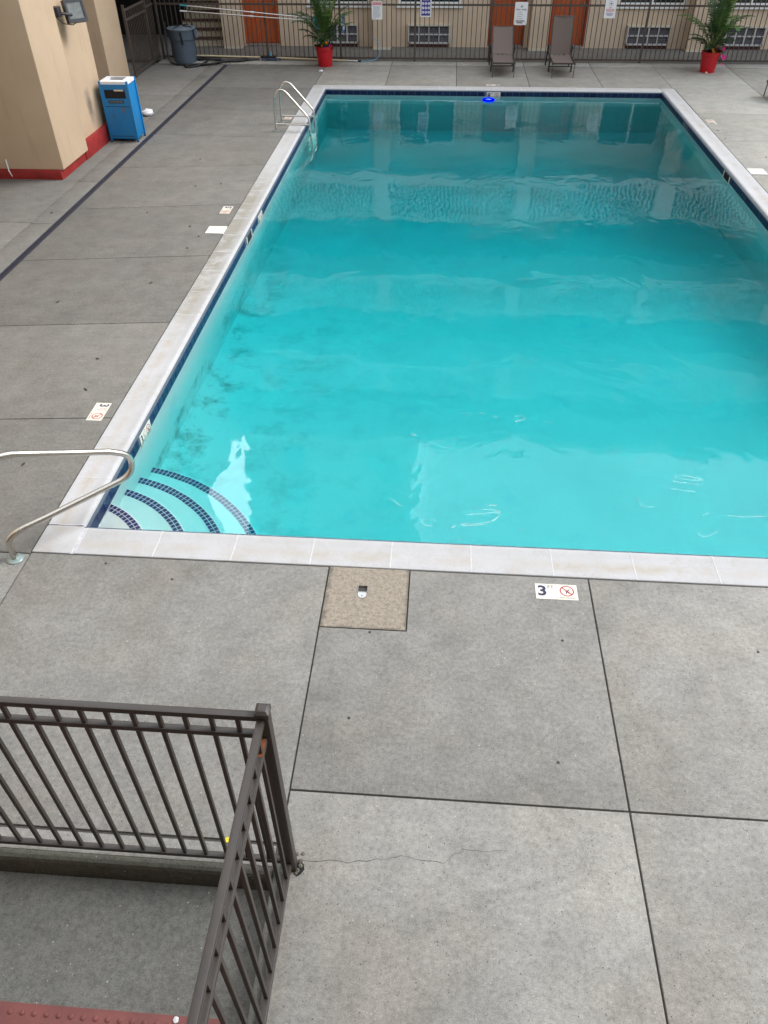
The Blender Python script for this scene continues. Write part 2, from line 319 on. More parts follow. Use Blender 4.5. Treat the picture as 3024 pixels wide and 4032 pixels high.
# ------------------------------------------------------------------ mesh helpers
def wl(o):
    v = Vector((0, 0, 0))
    while o is not None: v = v + o.location; o = o.parent
    return v
class MB:
    def __init__(s): s.v = []; s.f = []; s.mi = []
    def add(s, vs, fs, mi=0):
        b = len(s.v); s.v += [tuple(x) for x in vs]; s.f += [tuple(i+b for i in f) for f in fs]; s.mi += [mi]*len(fs); return s
    def box(s, x0, x1, y0, y1, z0, z1, mi=0):
        return s.add([(x0,y0,z0),(x1,y0,z0),(x1,y1,z0),(x0,y1,z0),(x0,y0,z1),(x1,y0,z1),(x1,y1,z1),(x0,y1,z1)],
            [(0,3,2,1),(4,5,6,7),(0,1,5,4),(1,2,6,5),(2,3,7,6),(3,0,4,7)], mi)
    def bar(s, p, q, w, h, mi=0, up=(0, 0, 1)):
        p, q = Vector(p), Vector(q); d = (q-p).normalized(); u = Vector(up)
        if abs(d.dot(u)) > .98: u = Vector((0, 1, 0))
        a = d.cross(u).normalized()*w/2; b = a.cross(d).normalized()*h/2
        vs = [p-a-b, p+a-b, p+a+b, p-a+b, q-a-b, q+a-b, q+a+b, q-a+b]
        return s.add(vs, [(0,1,2,3),(7,6,5,4),(0,4,5,1),(1,5,6,2),(2,6,7,3),(3,7,4,0)], mi)
    def tube(s, path, r, n=8, mi=0, cap=True, closed=False):
        P = [Vector(p) for p in path]; L = len(P); rr = r if isinstance(r, (list, tuple)) else [r]*L
        T = []
        for i in range(L):
            a = P[i-1] if (i > 0 or closed) else P[i]; b = P[(i+1) % L] if (i < L-1 or closed) else P[i]
            T.append((b-a).normalized())
        u = Vector((0, 0, 1)) if abs(T[0].z) < .9 else Vector((1, 0, 0))
        vs = []; N = (u - T[0]*u.dot(T[0])).normalized()
        for i in range(L):
            N = (N - T[i]*N.dot(T[i])).normalized(); B = T[i].cross(N)
            for k in range(n):
                a = 2*math.pi*k/n; vs.append(P[i] + (N*math.cos(a)+B*math.sin(a))*rr[i])
        fs = []
        for i in range(L if closed else L-1):
            j = (i+1) % L
            for k in range(n):
                k2 = (k+1) % n; fs.append((i*n+k, i*n+k2, j*n+k2, j*n+k))
        if cap and not closed: fs.append(tuple(range(n-1, -1, -1))); fs.append(tuple((L-1)*n+k for k in range(n)))
        return s.add(vs, fs, mi)
    def lathe(s, prof, n=24, c=(0, 0, 0), mi=0, cap_bot=True, cap_top=True):
        vs = []; L = len(prof)
        for r_, z in prof:
            for k in range(n):
                a = 2*math.pi*k/n; vs.append((c[0]+r_*math.cos(a), c[1]+r_*math.sin(a), c[2]+z))
        fs = [(i*n+k, i*n+(k+1) % n, (i+1)*n+(k+1) % n, (i+1)*n+k) for i in range(L-1) for k in range(n)]
        if cap_bot: fs.append(tuple(range(n-1, -1, -1)))
        if cap_top: fs.append(tuple((L-1)*n+k for k in range(n)))
        return s.add(vs, fs, mi)
    def prism(s, poly, z0, z1, mi=0):
        n = len(poly)
        vs = [(x, y, z0) for x, y in poly]+[(x, y, z1) for x, y in poly]
        fs = [tuple(range(n-1, -1, -1)), tuple(range(n, 2*n))]+[(i, (i+1) % n, n+(i+1) % n, n+i) for i in range(n)]
        return s.add(vs, fs, mi)
    def blob(s, c, r, n=8, m_=5, jit=.25, mi=0, flat=1.):
        pr = [(max(.02, math.sin(math.pi*i/m_))*r, -math.cos(math.pi*i/m_)*r*flat) for i in range(m_+1)]
        b = len(s.v); s.lathe(pr, n, c, mi)
        for i in range(b, len(s.v)):
            x = s.v[i]; s.v[i] = tuple(x[k]+random.uniform(-1, 1)*r*jit*(flat if k == 2 else 1) for k in range(3))
        return s
    def build(s, name, mats, parent=None, at=None, smooth=False, bevel=0, seg=2, angle=40, local=False):
        me = bpy.data.meshes.new(name)
        o_ = wl(parent) if parent is not None and not local else Vector((0, 0, 0))
        if at is not None: o_ = o_ + Vector(at)
        me.from_pydata([tuple(Vector(x)-o_) for x in s.v], [], s.f)
        for k in (mats if isinstance(mats, (list, tuple)) else [mats]): me.materials.append(M[k])
        me.polygons.foreach_set('material_index', s.mi)
        if bevel:
            b = bmesh.new(); b.from_mesh(me)
            es = [e for e in b.edges if len(e.link_faces) == 2 and e.calc_face_angle(0) > R(30)]
            bmesh.ops.bevel(b, geom=es, offset=bevel, segments=seg, profile=.5, affect='EDGES', clamp_overlap=True)
            b.to_mesh(me); b.free()
        if smooth or bevel:
            me.polygons.foreach_set('use_smooth', [True]*len(me.polygons))
            me.set_sharp_from_angle(angle=R(angle))
        me.update()
        o = bpy.data.objects.new(name, me); col.objects.link(o)
        o.parent = parent
        if at is not None: o.location = at
        return o
def thing(name, label, cat, loc=(0, 0, 0), group=None):
    o = bpy.data.objects.new(name, None); col.objects.link(o); o.location = loc; o.empty_display_size = .1
    return tag(o, label, cat, group)
def tag(o, label, cat, group=None):
    o['label'] = label; o['category'] = cat
    if group: o['group'] = group
    return o
def struct(o): o['kind'] = 'structure'; return o
def stuff(o): o['kind'] = 'stuff'; return o
def inst(src, name, parent, loc, rotz=0, mat=None):
    o = bpy.data.objects.new(name, src.data); col.objects.link(o); o.parent = parent; o.location = loc; o.rotation_euler = (0, 0, rotz)
    return o
def copy_tree(o, parent=None):
    c = o.copy(); col.objects.link(c); c.parent = parent
    for ch in list(o.children): copy_tree(ch, c)
    return c
def text_mesh(body, size, xf, parent, mat, name='lettering', align='CENTER', sx=1., thick=.0):
    cu = bpy.data.curves.new('txt', 'FONT'); cu.body = body; cu.size = size; cu.align_x = align; cu.align_y = 'CENTER'
    cu.resolution_u = 3; cu.offset = thick
    ob = bpy.data.objects.new('txt', cu); col.objects.link(ob)
    dg = bpy.context.evaluated_depsgraph_get()
    me = bpy.data.meshes.new_from_object(ob.evaluated_get(dg)); me.name = name
    bpy.data.objects.remove(ob); bpy.data.curves.remove(cu)
    o_ = wl(parent)
    for v in me.vertices:
        v.co = xf @ Vector((v.co.x*sx, v.co.y, 0)) - o_
    me.materials.clear(); me.materials.append(M[mat])
    o = bpy.data.objects.new(name, me); col.objects.link(o); o.parent = parent
    return o
def frame(origin, ex, ey):
    ex, ey = Vector(ex).normalized(), Vector(ey).normalized(); ez = ex.cross(ey)
    m_ = Matrix((ex, ey, ez)).transposed().to_4x4(); m_.translation = Vector(origin); return m_
def arc(c, r_, a0, a1, n, ex, ez):
    c, ex, ez = Vector(c), Vector(ex), Vector(ez)
    return [c+ex*r_*math.cos(R(a0+(a1-a0)*i/n))+ez*r_*math.sin(R(a0+(a1-a0)*i/n)) for i in range(n+1)]
def smooth_path(P, it=3):
    P = [Vector(p) for p in P]
    for _ in range(it):
        Q = [P[0]]
        for a, b in zip(P[:-1], P[1:]): Q += [a*.75+b*.25, a*.25+b*.75]
        Q.append(P[-1]); P = Q
    return P

# ================================================================== POOL
W, L, CW = 8.10, 15.39, .305          # outer size of the coping, coping width
ZW = -.118                              # water level
IX0, IX1, IY0, IY1 = .325, W-.325, .325, L-.325

# sheet of ground that everything stands on, with the pool cut out of it
mb = MB()
for (x0, x1, y0, y1) in ((-60, .30, -40, 120), (W-.30, 60, -40, 120), (.30, W-.30, -40, .30), (.30, W-.30, L-.30, 120)):
    if (x0, y0) == (.30, -40):
        mb.box(x0, x1, y0, -3.9, -.5, -.20); mb.box(2.36, x1, -3.9, y1, -.2, -.014); mb.box(.30, 2.36, -2.2, y1, -.2, -.014)
        mb.box(.30, 2.36, -3.9, -2.2, -.5, -.20)
    elif x0 == -60:
        mb.box(x0, x1, -2.2, y1, -.2, -.014); mb.box(x0, x1, y0, -2.2, -.5, -.20)
    elif x0 > 5 and y0 == -40 and x1 == 60:
        mb.box(x0, x1, -3.9, y1, -.2, -.014); mb.box(x0, x1, y0, -3.9, -.5, -.20)
    else: mb.box(x0, x1, y0, y1, -.2, -.014)
deck = struct(mb.build('pool_deck', 'joint'))

G = .005
def slab(poly, mat='slab', z=0., bev=.006, name='concrete_slab', g=G, z0=-.06):
    cx = sum(p[0] for p in poly)/len(poly); cy = sum(p[1] for p in poly)/len(poly)
    mb = MB(); mb.prism(poly, z0, z); return mb.build(name, mat, deck, bevel=bev, seg=2)
def rslab(x0, x1, y0, y1, mat='slab', z=0., **k):
    return slab([(x0+G, y0+G), (x1-G, y0+G), (x1-G, y1-G), (x0+G, y1-G)], mat, z, **k)
e = .012
# near deck
slab([(0+G, -2.135+G), (2.32-G, -2.135+G), (2.32-G, -e), (0+G, -e)])
HX0, HX1, HY0, HY1 = 2.560, 2.628, -.252, -.192     # socket hole
slab([(2.93+.004, -e), (2.93+.004, -.60), (2.32+G, -.60), (2.32+G, -1.82+G), (4.25-G, -1.82+G), (4.25-G, -e)])
for poly in ([(2.327, -.596), (2.926, -.596), (2.926, HY0), (2.327, HY0)], [(2.327, HY1), (2.926, HY1), (2.926, -e), (2.327, -e)],
             [(2.327, HY0), (HX0, HY0), (HX0, HY1), (2.327, HY1)], [(HX1, HY0), (2.926, HY0), (2.926, HY1), (HX1, HY1)]): pass
mb = MB()
x0, x1, y0, y1, zt = 2.327, 2.926, -.596, -e, .002
vs = [(x0,y0,zt),(x1,y0,zt),(x1,y1,zt),(x0,y1,zt),(HX0,HY0,zt),(HX1,HY0,zt),(HX1,HY1,zt),(HX0,HY1,zt)]
vs += [(a, b, -.06) for a, b, c in vs]
fs = [(0,1,5,4),(1,2,6,5),(2,3,7,6),(3,0,4,7),(0,8,9,1),(1,9,10,2),(2,10,11,3),(3,11,8,0),(4,5,13,12),(5,6,14,13),(6,7,15,14),(7,4,12,15)]
o = mb.add(vs, fs).build('concrete_patch', 'patch', deck); o['label'] = 'tan square concrete patch with a metal socket against the coping'
XS = [4.25, 6.2, 8.15, 9.86, 11.7, 13.6, 15.6]
for a, b in zip(XS[:-1], XS[1:]):
    if b <= W+.1: rslab(a, b, -1.82, -e+G, 'slab_near_right_lit')
    else: rslab(a, b, -1.82, 0, 'slab_near_right_lit')
for a, b in zip([2.32]+XS[:-1], [4.25]+XS[1:]):
    if a < 2.4: slab([(2.38, -3.9), (4.25-G, -3.9), (4.25-G, -1.82-G), (2.32+G, -1.82-G), (2.32+G, -2.20), (2.38, -2.20)], 'slab_near_right_lit')
    else: rslab(a, b, -3.9, -1.82, 'slab_near_right_lit')
rslab(-2.47, 0, -2.135, -.02, 'slab'); rslab(-5, -2.58, -2.135, -.02)
# left deck, its joints run a little askew
LJ = [(-.02, -.02), (1.84, 1.63), (3.79, 3.52), (5.69, 5.38), (7.64, 7.29), (9.56, 9.26), (11.19, 11.29), (13.08, 13.15), (15.10, 15.10)]
for (r0, l0), (r1, l1) in zip(LJ[:-1], LJ[1:]):
    slab([(-2.47+G, l0+G), (-e, r0+G), (-e, r1-G), (-2.47+G, l1-G)], 'slab_left')
for y0, y1 in zip([-.02, 1.1, 2.95, 4.8, 6.68, 8.52, 10.45, 12.35, 14.25, 16.2], [1.1, 2.95, 4.8, 6.68, 8.52, 10.45, 12.35, 14.25, 16.2, 17.55]):
    rslab(-2.915, -2.565, y0, y1, 'slab_left'); rslab(-4.6, -2.915, y0+.03, y1+.03, 'slab_left'); rslab(-9, -4.6, y0+.03, y1+.03, 'slab_left')
# far deck and right deck
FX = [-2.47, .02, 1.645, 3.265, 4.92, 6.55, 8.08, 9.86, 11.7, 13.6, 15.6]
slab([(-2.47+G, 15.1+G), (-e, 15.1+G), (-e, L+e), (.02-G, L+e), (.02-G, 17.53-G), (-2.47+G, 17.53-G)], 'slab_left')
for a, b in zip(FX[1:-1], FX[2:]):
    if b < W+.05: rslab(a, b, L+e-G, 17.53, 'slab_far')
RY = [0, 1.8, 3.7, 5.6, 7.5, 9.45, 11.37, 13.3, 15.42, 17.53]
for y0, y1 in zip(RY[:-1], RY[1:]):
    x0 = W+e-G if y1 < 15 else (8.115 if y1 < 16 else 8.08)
    rslab(x0, 9.86, y0, y1, 'slab_right_lit'); rslab(9.86, 11.7, y0, y1, 'slab_right_lit'); rslab(11.7, 13.6, y0, y1, 'slab_right_lit'); rslab(13.6, 15.6, y0, y1, 'slab_right_lit')
# kerb under the far fence and the walkway behind it
for a, b in zip([-4.3]+FX[:-1], FX):
    mb = MB(); mb.box(a+G, b-G, 17.55, 17.98, -.06, .012); mb.build('kerb', 'kerb', deck, bevel=.012)
wk = struct(MB().box(-14, 30, 18.02, 40, -.05, -.006).build('walkway', 'slab_left'))
# strip drain
mb = MB().box(-2.565, -2.475, -2.1, 17.5, -.03, -.0125); mb.build('drain_channel', 'dark', deck)
mb = MB()
for x in (-2.562, -2.484): mb.box(x, x+.008, -2.1, 17.5, -.012, .001)
y = -2.1
while y < 17.5: mb.box(-2.553, -2.485, y, y+.016, -.012, -.002); y += .032
stuff(mb.build('drain_grate', 'drain', deck))
# crack in the slab by the railing post
pts = [(2.45,-2.22),(2.60,-2.205),(2.71,-2.21),(2.85,-2.19),(2.93,-2.165),(3.01,-2.16),(3.12,-2.17),(3.21,-2.18),(3.27,-2.13),(3.31,-2.10),(3.42,-2.105),(3.52,-2.09),(3.59,-2.03),(3.66,-1.99),(3.72,-1.92),(3.78,-1.84)]
Q = [Vector((*pts[0], .0008))]
for a, b in zip(pts[:-1], pts[1:]):
    for k in (1, 2, 3): Q.append(Vector((a[0]+(b[0]-a[0])*k/3+random.uniform(-.008, .008), a[1]+(b[1]-a[1])*k/3+random.uniform(-.008, .008), .0008)))
mb = MB(); vs = []; fs = []
for i, q in enumerate(Q):
    hw = .0016*random.uniform(.5, 1.2)*(1-.6*i/len(Q)); vs += [q+Vector((0, hw, 0)), q-Vector((0, hw, 0))]
    if i: fs.append((2*i-2, 2*i-1, 2*i+1, 2*i))
mb.add(vs, fs).build('crack', 'joint', deck)

# landing below the near deck, its kerb and ledge, tactile strip
ld = struct(MB().box(-6, 2.30, -4.6, -2.325, -.19, -.155).build('landing', 'landing'))
MB().box(-6, 2.302, -2.262, -2.149, -.19, .0).build('kerb', 'slab', deck, bevel=.004)
pr = [(-2.263, -.003), (-2.285, -.006), (-2.302, -.014), (-2.312, -.030), (-2.318, -.075), (-2.322, -.19), (-2.263, -.19)]
mb = MB(); n = len(pr); vs = [(-6, a, b) for a, b in pr]+[(2.302, a, b) for a, b in pr]
mb.add(vs, [tuple(range(n)), tuple(range(2*n-1, n-1, -1))]+[(i, n+i, n+(i+1) % n, (i+1) % n) for i in range(n)])
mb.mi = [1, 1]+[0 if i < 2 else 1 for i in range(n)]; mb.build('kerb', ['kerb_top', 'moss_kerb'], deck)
MB().box(2.302, 2.374, -4.6, -2.15, -.19, -.045).build('ledge', 'landing', deck, bevel=.01)
tp = MB().box(-3, 2.16, -3.62, -2.935, -.156, -.151).build('tactile_strip', 'tactile', ld)
mb = MB()
for i in range(60):
    for j in range(10):
        mb.lathe([(.0135, 0), (.0115, .005), (.007, .0072), (.002, .0078)], 10, (2.10-.0605*i, -2.975-.0605*j, -.151))
stuff(mb.build('tactile_dome', 'tactile', ld, smooth=True))

# basin
def zf(y):
    pts = [(-1, -.98), (2, -1.12), (5, -1.45), (7.5, -1.95), (10, -2.45), (12.5, -2.75), (20, -2.85)]
    for (a, b), (c, d) in zip(pts[:-1], pts[1:]):
        if a <= y <= c:
            k = (y-a)/(c-a); k = k*k*(3-2*k)*.5+k*.5; return b+(d-b)*k
mb = MB()
NY, NX = 60, 30; cove = .09
prof = []
vs = []; fs = []
for j in range(NY+1):
    y = IY0+(IY1-IY0)*j/NY
    row = [(IX0, y, -.132)]
    for i in range(NX+1):
        x = IX0+(IX1-IX0)*i/NX
        dz = 0
        row.append((x, y, zf(y)+(.05 if i in (0, NX) else 0)))
    row.append((IX1, y, -.132)); vs += row
K = NX+3
for j in range(NY):
    for i in range(K-1): fs.append((j*K+i, j*K+i+1, (j+1)*K+i+1, (j+1)*K+i))
mb.add(vs, fs)
mb.add([(IX0, IY0, -.132), (IX1, IY0, -.132), (IX1, IY0, -3.0), (IX0, IY0, -3.0)], [(0, 1, 2, 3)])
mb.add([(IX0, IY1, -.132), (IX1, IY1, -.132), (IX1, IY1, -3.0), (IX0, IY1, -3.0)], [(3, 2, 1, 0)])
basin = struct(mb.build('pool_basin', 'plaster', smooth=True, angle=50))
# backing behind the waterline tiles
mb = MB(); mb.box(IX0-.03, IX0+.001, IY0-.03, IY1+.03, -.140, -.02); mb.box(IX1-.001, IX1+.03, IY0-.03, IY1+.03, -.140, -.02)
mb.box(IX0, IX1, IY0-.03, IY0+.001, -.140, -.02); mb.box(IX0, IX1, IY1-.001, IY1+.03, -.140, -.02)
mb.build('tile_backing', 'grout', basin)
# waterline tiles: one shared tile, skipped where markers and skimmer mouths sit
TS = .1525
base_t = MB().box(-.0735, .0735, 0, .006, -.138, -.036).build('waterline_tile', 'tile', basin, bevel=.002, seg=1)
first = True
def tile(x, y, rz):
    global first
    if first: base_t.location = (x, y, 0); base_t.rotation_euler = (0, 0, rz); first = False; return
    inst(base_t, 'waterline_tile', basin, (x, y, 0), rz)
SK_L, SK_R = (6.42, 6.72), (9.44, 9.76)
n = int((IY1-IY0)/TS)
for k in range(n):
    y = IY0+(k+.5)*(IY1-IY0)/n
    if not (1.58 < y < 1.90 or SK_L[0]-.05 < y < SK_L[1]+.05 or 7.2 < y < 7.5): tile(IX0, y, R(-90))
    if y > 6.5 and not (SK_R[0]-.05 < y < SK_R[1]+.05 or 12.5 < y < 12.85): tile(IX1, y, R(90))
n = int((IX1-IX0)/TS)
for k in range(n):
    x = IX0+(k+.5)*(IX1-IX0)/n
    if not (3.92 < x < 4.28): tile(x, IY1, R(180))
# skimmer mouths
for (ya, yb), x, s in ((SK_L, IX0, 1), (SK_R, IX1, -1)):
    mb = MB(); a, b = sorted((x+s*.002, x+s*.004)); mb.box(a, b, ya, yb, -.185, -.05); mb.build('skimmer_mouth', 'dark', basin)
    mb = MB(); a, b = sorted((x+s*.001, x+s*.012))
    mb.box(a, b, ya-.02, ya, -.20, -.035); mb.box(a, b, yb, yb+.02, -.20, -.035); mb.box(a, b, ya, yb, -.20, -.187); mb.build('skimmer_frame', 'offwhite', basin)

# coping stones: dished profile with a rounded nose
cprof = [(0, -.055), (0, -.003), (.004, .002), (.05, .003), (.12, -.001), (.19, -.003), (.235, .001), (.262, .006), (.282, .005), (.297, -.004), (.304, -.018), (.304, -.034), (.297, -.047), (.283, -.055)]
def stone(a, b, side, m0=False, m1=False):
    """a,b along the edge, side: n,l,f,r ; mitre at ends"""
    g = .0030; mb = MB(); n = len(cprof); vs = []
    for t_, sgn, mit in ((a+g, 1, m0), (b-g, -1, m1)):
        for u, z in cprof:
            tt = t_
            if side == 'n': vs.append((tt, u, z))
            if side == 'f': vs.append((W-tt, L-u, z))
            if side == 'l': vs.append((u, L-tt, z))
            if side == 'r': vs.append((W-u, tt, z))
    fs = [tuple(range(n-1, -1, -1)), tuple(range(n, 2*n))]+[(i, (i+1) % n, n+(i+1) % n, n+i) for i in range(n)]
    o = mb.add(vs, fs).build('coping_stone', 'coping', basin, smooth=True, angle=35); return o
def joint(t0, side, w_=.0042):
    mb = MB(); n = len(cprof); vs = []
    for tt in (t0-w_, t0+w_):
        for u, z in cprof:
            z = z+(.0016 if z > -.03 else -.001); u = u+(.0012 if u > .25 else 0)
            if side == 'n': vs.append((tt, u, z))
            if side == 'f': vs.append((W-tt, L-u, z))
            if side == 'l': vs.append((u, L-tt, z))
            if side == 'r': vs.append((W-u, tt, z))
    fs = [tuple(range(n-1, -1, -1)), tuple(range(n, 2*n))]+[(i, (i+1) % n, n+(i+1) % n, n+i) for i in range(n)]
    mb.add(vs, fs).build('mortar_joint', 'mortar', basin, smooth=True, angle=35)
def run(side, length, start, step=.61):
    t_ = start; stone(CW, start, side) if start-CW > .05 else None
    while t_ < length-CW-.02:
        b = min(t_+step, length-CW)
        if length-CW-b < .12: b = length-CW
        stone(t_, b, side); joint(t_, side); t_ = b
run('n', W, .338+.0001); run('f', W, .338); run('r', L, .321)
# left run measured from the near end
ys = [L-CW]; t_ = .321; marks = [CW]
while t_ < L-CW-.1: marks.append(t_); t_ += .61
marks.append(L-CW)
for a, b in zip(marks[:-1], marks[1:]):
    if b-a > .05: stone(L-b, L-a, 'l')
    joint(L-b, 'l', .0034)
# corner stones: square top, nose on the two pool sides only matters at the tip
for (x, y) in ((0, 0), (W-CW, 0), (0, L-CW), (W-CW, L-CW)):
    MB().box(x+.003 if x else 0, x+CW-.003 if x == 0 else x+CW, y+.003 if y else 0, y+CW-.003 if y == 0 else y+CW, -.055, .002).build('coping_stone', 'coping', basin, bevel=.006)
# mortar under the joints
mb = MB()
mb.box(.004, W-.004, .004, CW-.006, -.05, -.0075); mb.box(.004, W-.004, L-CW+.006, L-.004, -.05, -.0075)
mb.box(.004, CW-.006, CW-.006, L-CW+.006, -.05, -.0075); mb.box(W-CW+.006, W-.004, CW-.006, L-CW+.006, -.05, -.0075)
mb.build('mortar_bed', 'mortar', basin)

# curved entry steps in the near left corner
def steps():
    ox, oy, a_ = IX0, IY0, .35
    for k, (r_, zt) in enumerate(((1.415, -.80), (1.105, -.58), (.795, -.38), (.455, -.18))):
        RR = math.sqrt((r_+a_)**2+a_**2)
        t0 = math.asin(a_/RR); t1 = math.pi/2-t0
        def P_(rad, t_): return (ox-a_+rad*math.cos(t_), oy-a_+rad*math.sin(t_))
        N = 28
        poly = [(ox-.01, oy-.01)]+[P_(RR, t0+(t1-t0)*i/N) for i in range(N+1)]
        zb = -1.2
        st = MB().prism(poly, zb, zt).build('entry_step', 'plaster', basin, bevel=.012, seg=2, angle=30)
        mb = MB()
        for row, (ra, rb) in enumerate(((RR-.050, RR-.016), (RR-.090, RR-.056))):
            d = .047; n = int(RR*(t1-t0)/d)
            for i in range(n):
                ta, tb = t0+(t1-t0)*(i+.10)/n, t0+(t1-t0)*(i+.90)/n
                q = [P_(ra, ta), P_(rb, ta), P_(rb, tb), P_(ra, tb)]
                mb.prism(q, zt+.0005, zt+.004)
        stuff(mb.build('step_tile_band', 'step_tile', basin))
steps()
# water
mb = MB().box(IX0-.012, IX1+.012, IY0-.012, IY1+.012, -3.1, ZW)
water = struct(mb.build('water', 'water'))

# ================================================================== BUILDINGS
# ---- far motel wing
fb = thing('motel_building', 'tan motel wing behind the far fence with orange doors and wall air conditioners', 'building', (3, 20, 0))
YW, YP = 19.95, 19.53
PIL = [-7.0, -2.80, 1.25, 5.41, 9.52, 13.7]
UP = [-2.8, 1.25, 5.41, 9.52, 13.7, 17.9]
WINS = [(-.75, .90), (1.68, 3.34), (7.41, 9.13), (9.95, 11.6)]
ACS = [(-.53, .585), (1.945, 3.065), (7.745, 8.85), (10.29, 11.30)]
DOORS = [(-2.52, -1.56), (4.09, 5.05), (5.68, 6.66)]
mb = MB()
# ground floor wall with window openings and door recesses
xs = sorted([-3.05, 20]+[v for w_ in WINS for v in w_]+[v for d in DOORS for v in d])
openings = {w_: ('w', .95, 2.25) for w_ in WINS}; openings.update({d: ('d', .05, 2.13) for d in DOORS})
for a, b in zip(xs[:-1], xs[1:]):
    if (a, b) in openings:
        _, z0, z1 = openings[(a, b)]; mb.box(a, b, YW, YW+.3, -.05, z0); mb.box(a, b, YW, YW+.3, z1, 2.95)
    else: mb.box(a, b, YW, YW+.3, -.05, 2.95)
mb.box(-3.05, 20, YW+.32, YW+.36, -.05, 2.95)
mb.build('wall', 'stucco_far', fb)
for x in PIL[1:]:
    MB().box(x-.24, x+.24, YP, YW-.002, -.05, 2.94).build('pilaster', 'stucco_far', fb)
    MB().box(x-.243, x+.243, YP-.012, YP+.02, -.03, .045).build('base_strip', 'trim', fb)
for a, b in WINS:
    wf = MB(); f_ = .06
    for (x0, x1, z0, z1) in ((a, a+f_, .96, 2.24), (b-f_, b, .96, 2.24), (a+f_, b-f_, .96, 1.02), (a+f_, b-f_, 2.18, 2.24), ((a+b)/2-.03, (a+b)/2+.03, 1.02, 2.18)):
        wf.box(x0, x1, YW+.02, YW+.10, z0, z1)
    wf = wf.build('window', 'white', fb)
    MB().box(a+f_, b-f_, YW+.06, YW+.075, 1.02, 2.18).build('pane', 'glass_dark', wf)
    MB().box(a-.06, b+.06, YW-.05, YW+.02, .895, .945).build('sill', 'white', wf)
for a, b in ACS:
    z0, z1 = .085, .535
    gr = MB(); t_ = .03
    for (x0, x1, zz0, zz1) in ((a, a+t_, z0, z1-.045), (b-t_, b, z0, z1-.045), (a, b, z0-.005, z0+.035)):
        gr.box(x0, x1, YW-.10, YW-.02, zz0, zz1)
    for k in (1, 2, 3): x = a+t_+(b-a-2*t_)*k/4; gr.box(x-.018, x+.018, YW-.095, YW-.03, z0+.035, z1-.05)
    gr.box(a+t_, b-t_, YW-.093, YW-.03, .282, .314)
    gr = gr.build('air_conditioner_grille', 'grille_frame', fb)
    MB().box(a-.005, b+.005, YW-.11, YW-.002, z1-.045, z1).build('hood', 'trim', gr)
    lv = MB()
    for k in range(4):
        x0 = a+t_+(b-a-2*t_)*k/4+.016; x1 = a+t_+(b-a-2*t_)*(k+1)/4-.016
        for r_ in range(9):
            zc = .13+.043*r_
            if abs(zc-.298) < .02: continue
            lv.add([(x0, YW-.075, zc-.014), (x1, YW-.075, zc-.014), (x1, YW-.045, zc+.018), (x0, YW-.045, zc+.018)], [(0, 1, 2, 3)])
    stuff(lv.build('louver', 'louver', gr))
    MB().box(a+t_, b-t_, YW-.03, YW-.004, z0, z1-.05).build('backing', 'charcoal', gr)
    MB().box(a+.03, b-.02, YW-.06, YW-.003, .0, z0-.006).build('red_base', 'redbrown', fb)
for k, (a, b) in enumerate(DOORS):
    dr = MB().box(a+.05, b-.05, YW+.10, YW+.15, .06, 2.08).build('door', 'door', fb)
    fr_ = MB(); fr_.box(a, a+.05, YW-.01, YW+.16, .03, 2.13); fr_.box(b-.05, b, YW-.01, YW+.16, .03, 2.13); fr_.box(a+.05, b-.05, YW-.01, YW+.16, 2.08, 2.13)
    fr_.build('frame', 'door_frame' if k else 'door', dr)
    hx = a+.12 if k == 1 else b-.12
    MB().lathe([(.028, 0), (.028, .05)], 10, (hx, YW+.05, .98)).build('handle', 'grey', dr)
    MB().box(a+.05, b-.05, YW-.02, YW+.12, .0, .055).build('threshold', 'alu', dr)
# upper storeys: slabs, balustrades, recessed walls, columns carry on as pilasters
for k, zs in enumerate((2.95, 6.05, 9.15)):
    MB().box(-4.43, 24, 19.34, 21.2, zs, zs+.22).build('floor_slab', 'rail_white', fb)
    MB().box(-4.43, 24, 21.0, 21.3, zs+.22, zs+3.1).build('upper_wall', 'stucco_shaded', fb)
    rl = MB()
    rl.box(-4.43, 24, 19.36, 19.42, zs+1.16, zs+1.26)
    rl = rl.build('balcony_rail', 'rail_white', fb)
    bb = MB(); x = -4.4
    while x < 24: bb.box(x, x+.05, 19.37, 19.41, zs+.22, zs+1.16); x += .13
    stuff(bb.build('baluster', 'rail_white', rl))
    for x in PIL[1:]+[17.9]: MB().box(x-.24, x+.24, 19.31, 19.5, zs-.02, zs+1.28).build('balcony_pier', 'rail_white', fb)
    for a, b in ((4.0, 4.95), (5.85, 6.8), (12.2, 13.1), (14.2, 15.1)):
        MB().box(a, b, 20.96, 21.0, zs+.24, zs+2.3).build('upper_door', 'door', fb)
    for a, b in ((1.7, 3.3), (7.4, 9.1), (10., 11.7), (15.9, 17.6)):
        o = MB().box(a, b, 20.97, 20.995, zs+1.0, zs+2.3).build('upper_window', 'glass_dark', fb)
MB().box(-4.43, 24, 19.1, 24, 12.2, 12.5).build('roof', 'rail_white', fb)
# ---- stair tower that rises above the far wing
tw = thing('stair_tower', 'tall tan stair tower rising behind the left end of the motel wing', 'building', (-1, 21.5, 0))
MB().box(-4.85, 2.0, 21.35, 26, 2.95, 27).build('wall', 'stucco_far', tw)
MB().box(-4.88, -4.3, 21.2, 21.345, 12.52, 27).build('corner_column', 'stucco', tw)
MB().box(1.75, 2.35, 20.9, 21.33, 12.52, 27).build('corner_column', 'stucco', tw)
for r_ in range(7):
    for x in (-3.2, -1.2, .6):
        MB().box(x, x+.9, 21.30, 21.345, 12.9+1.9*r_, 14.0+1.9*r_).build('window', 'trim' if x < .5 and x > -2 else 'glass_dark', tw)
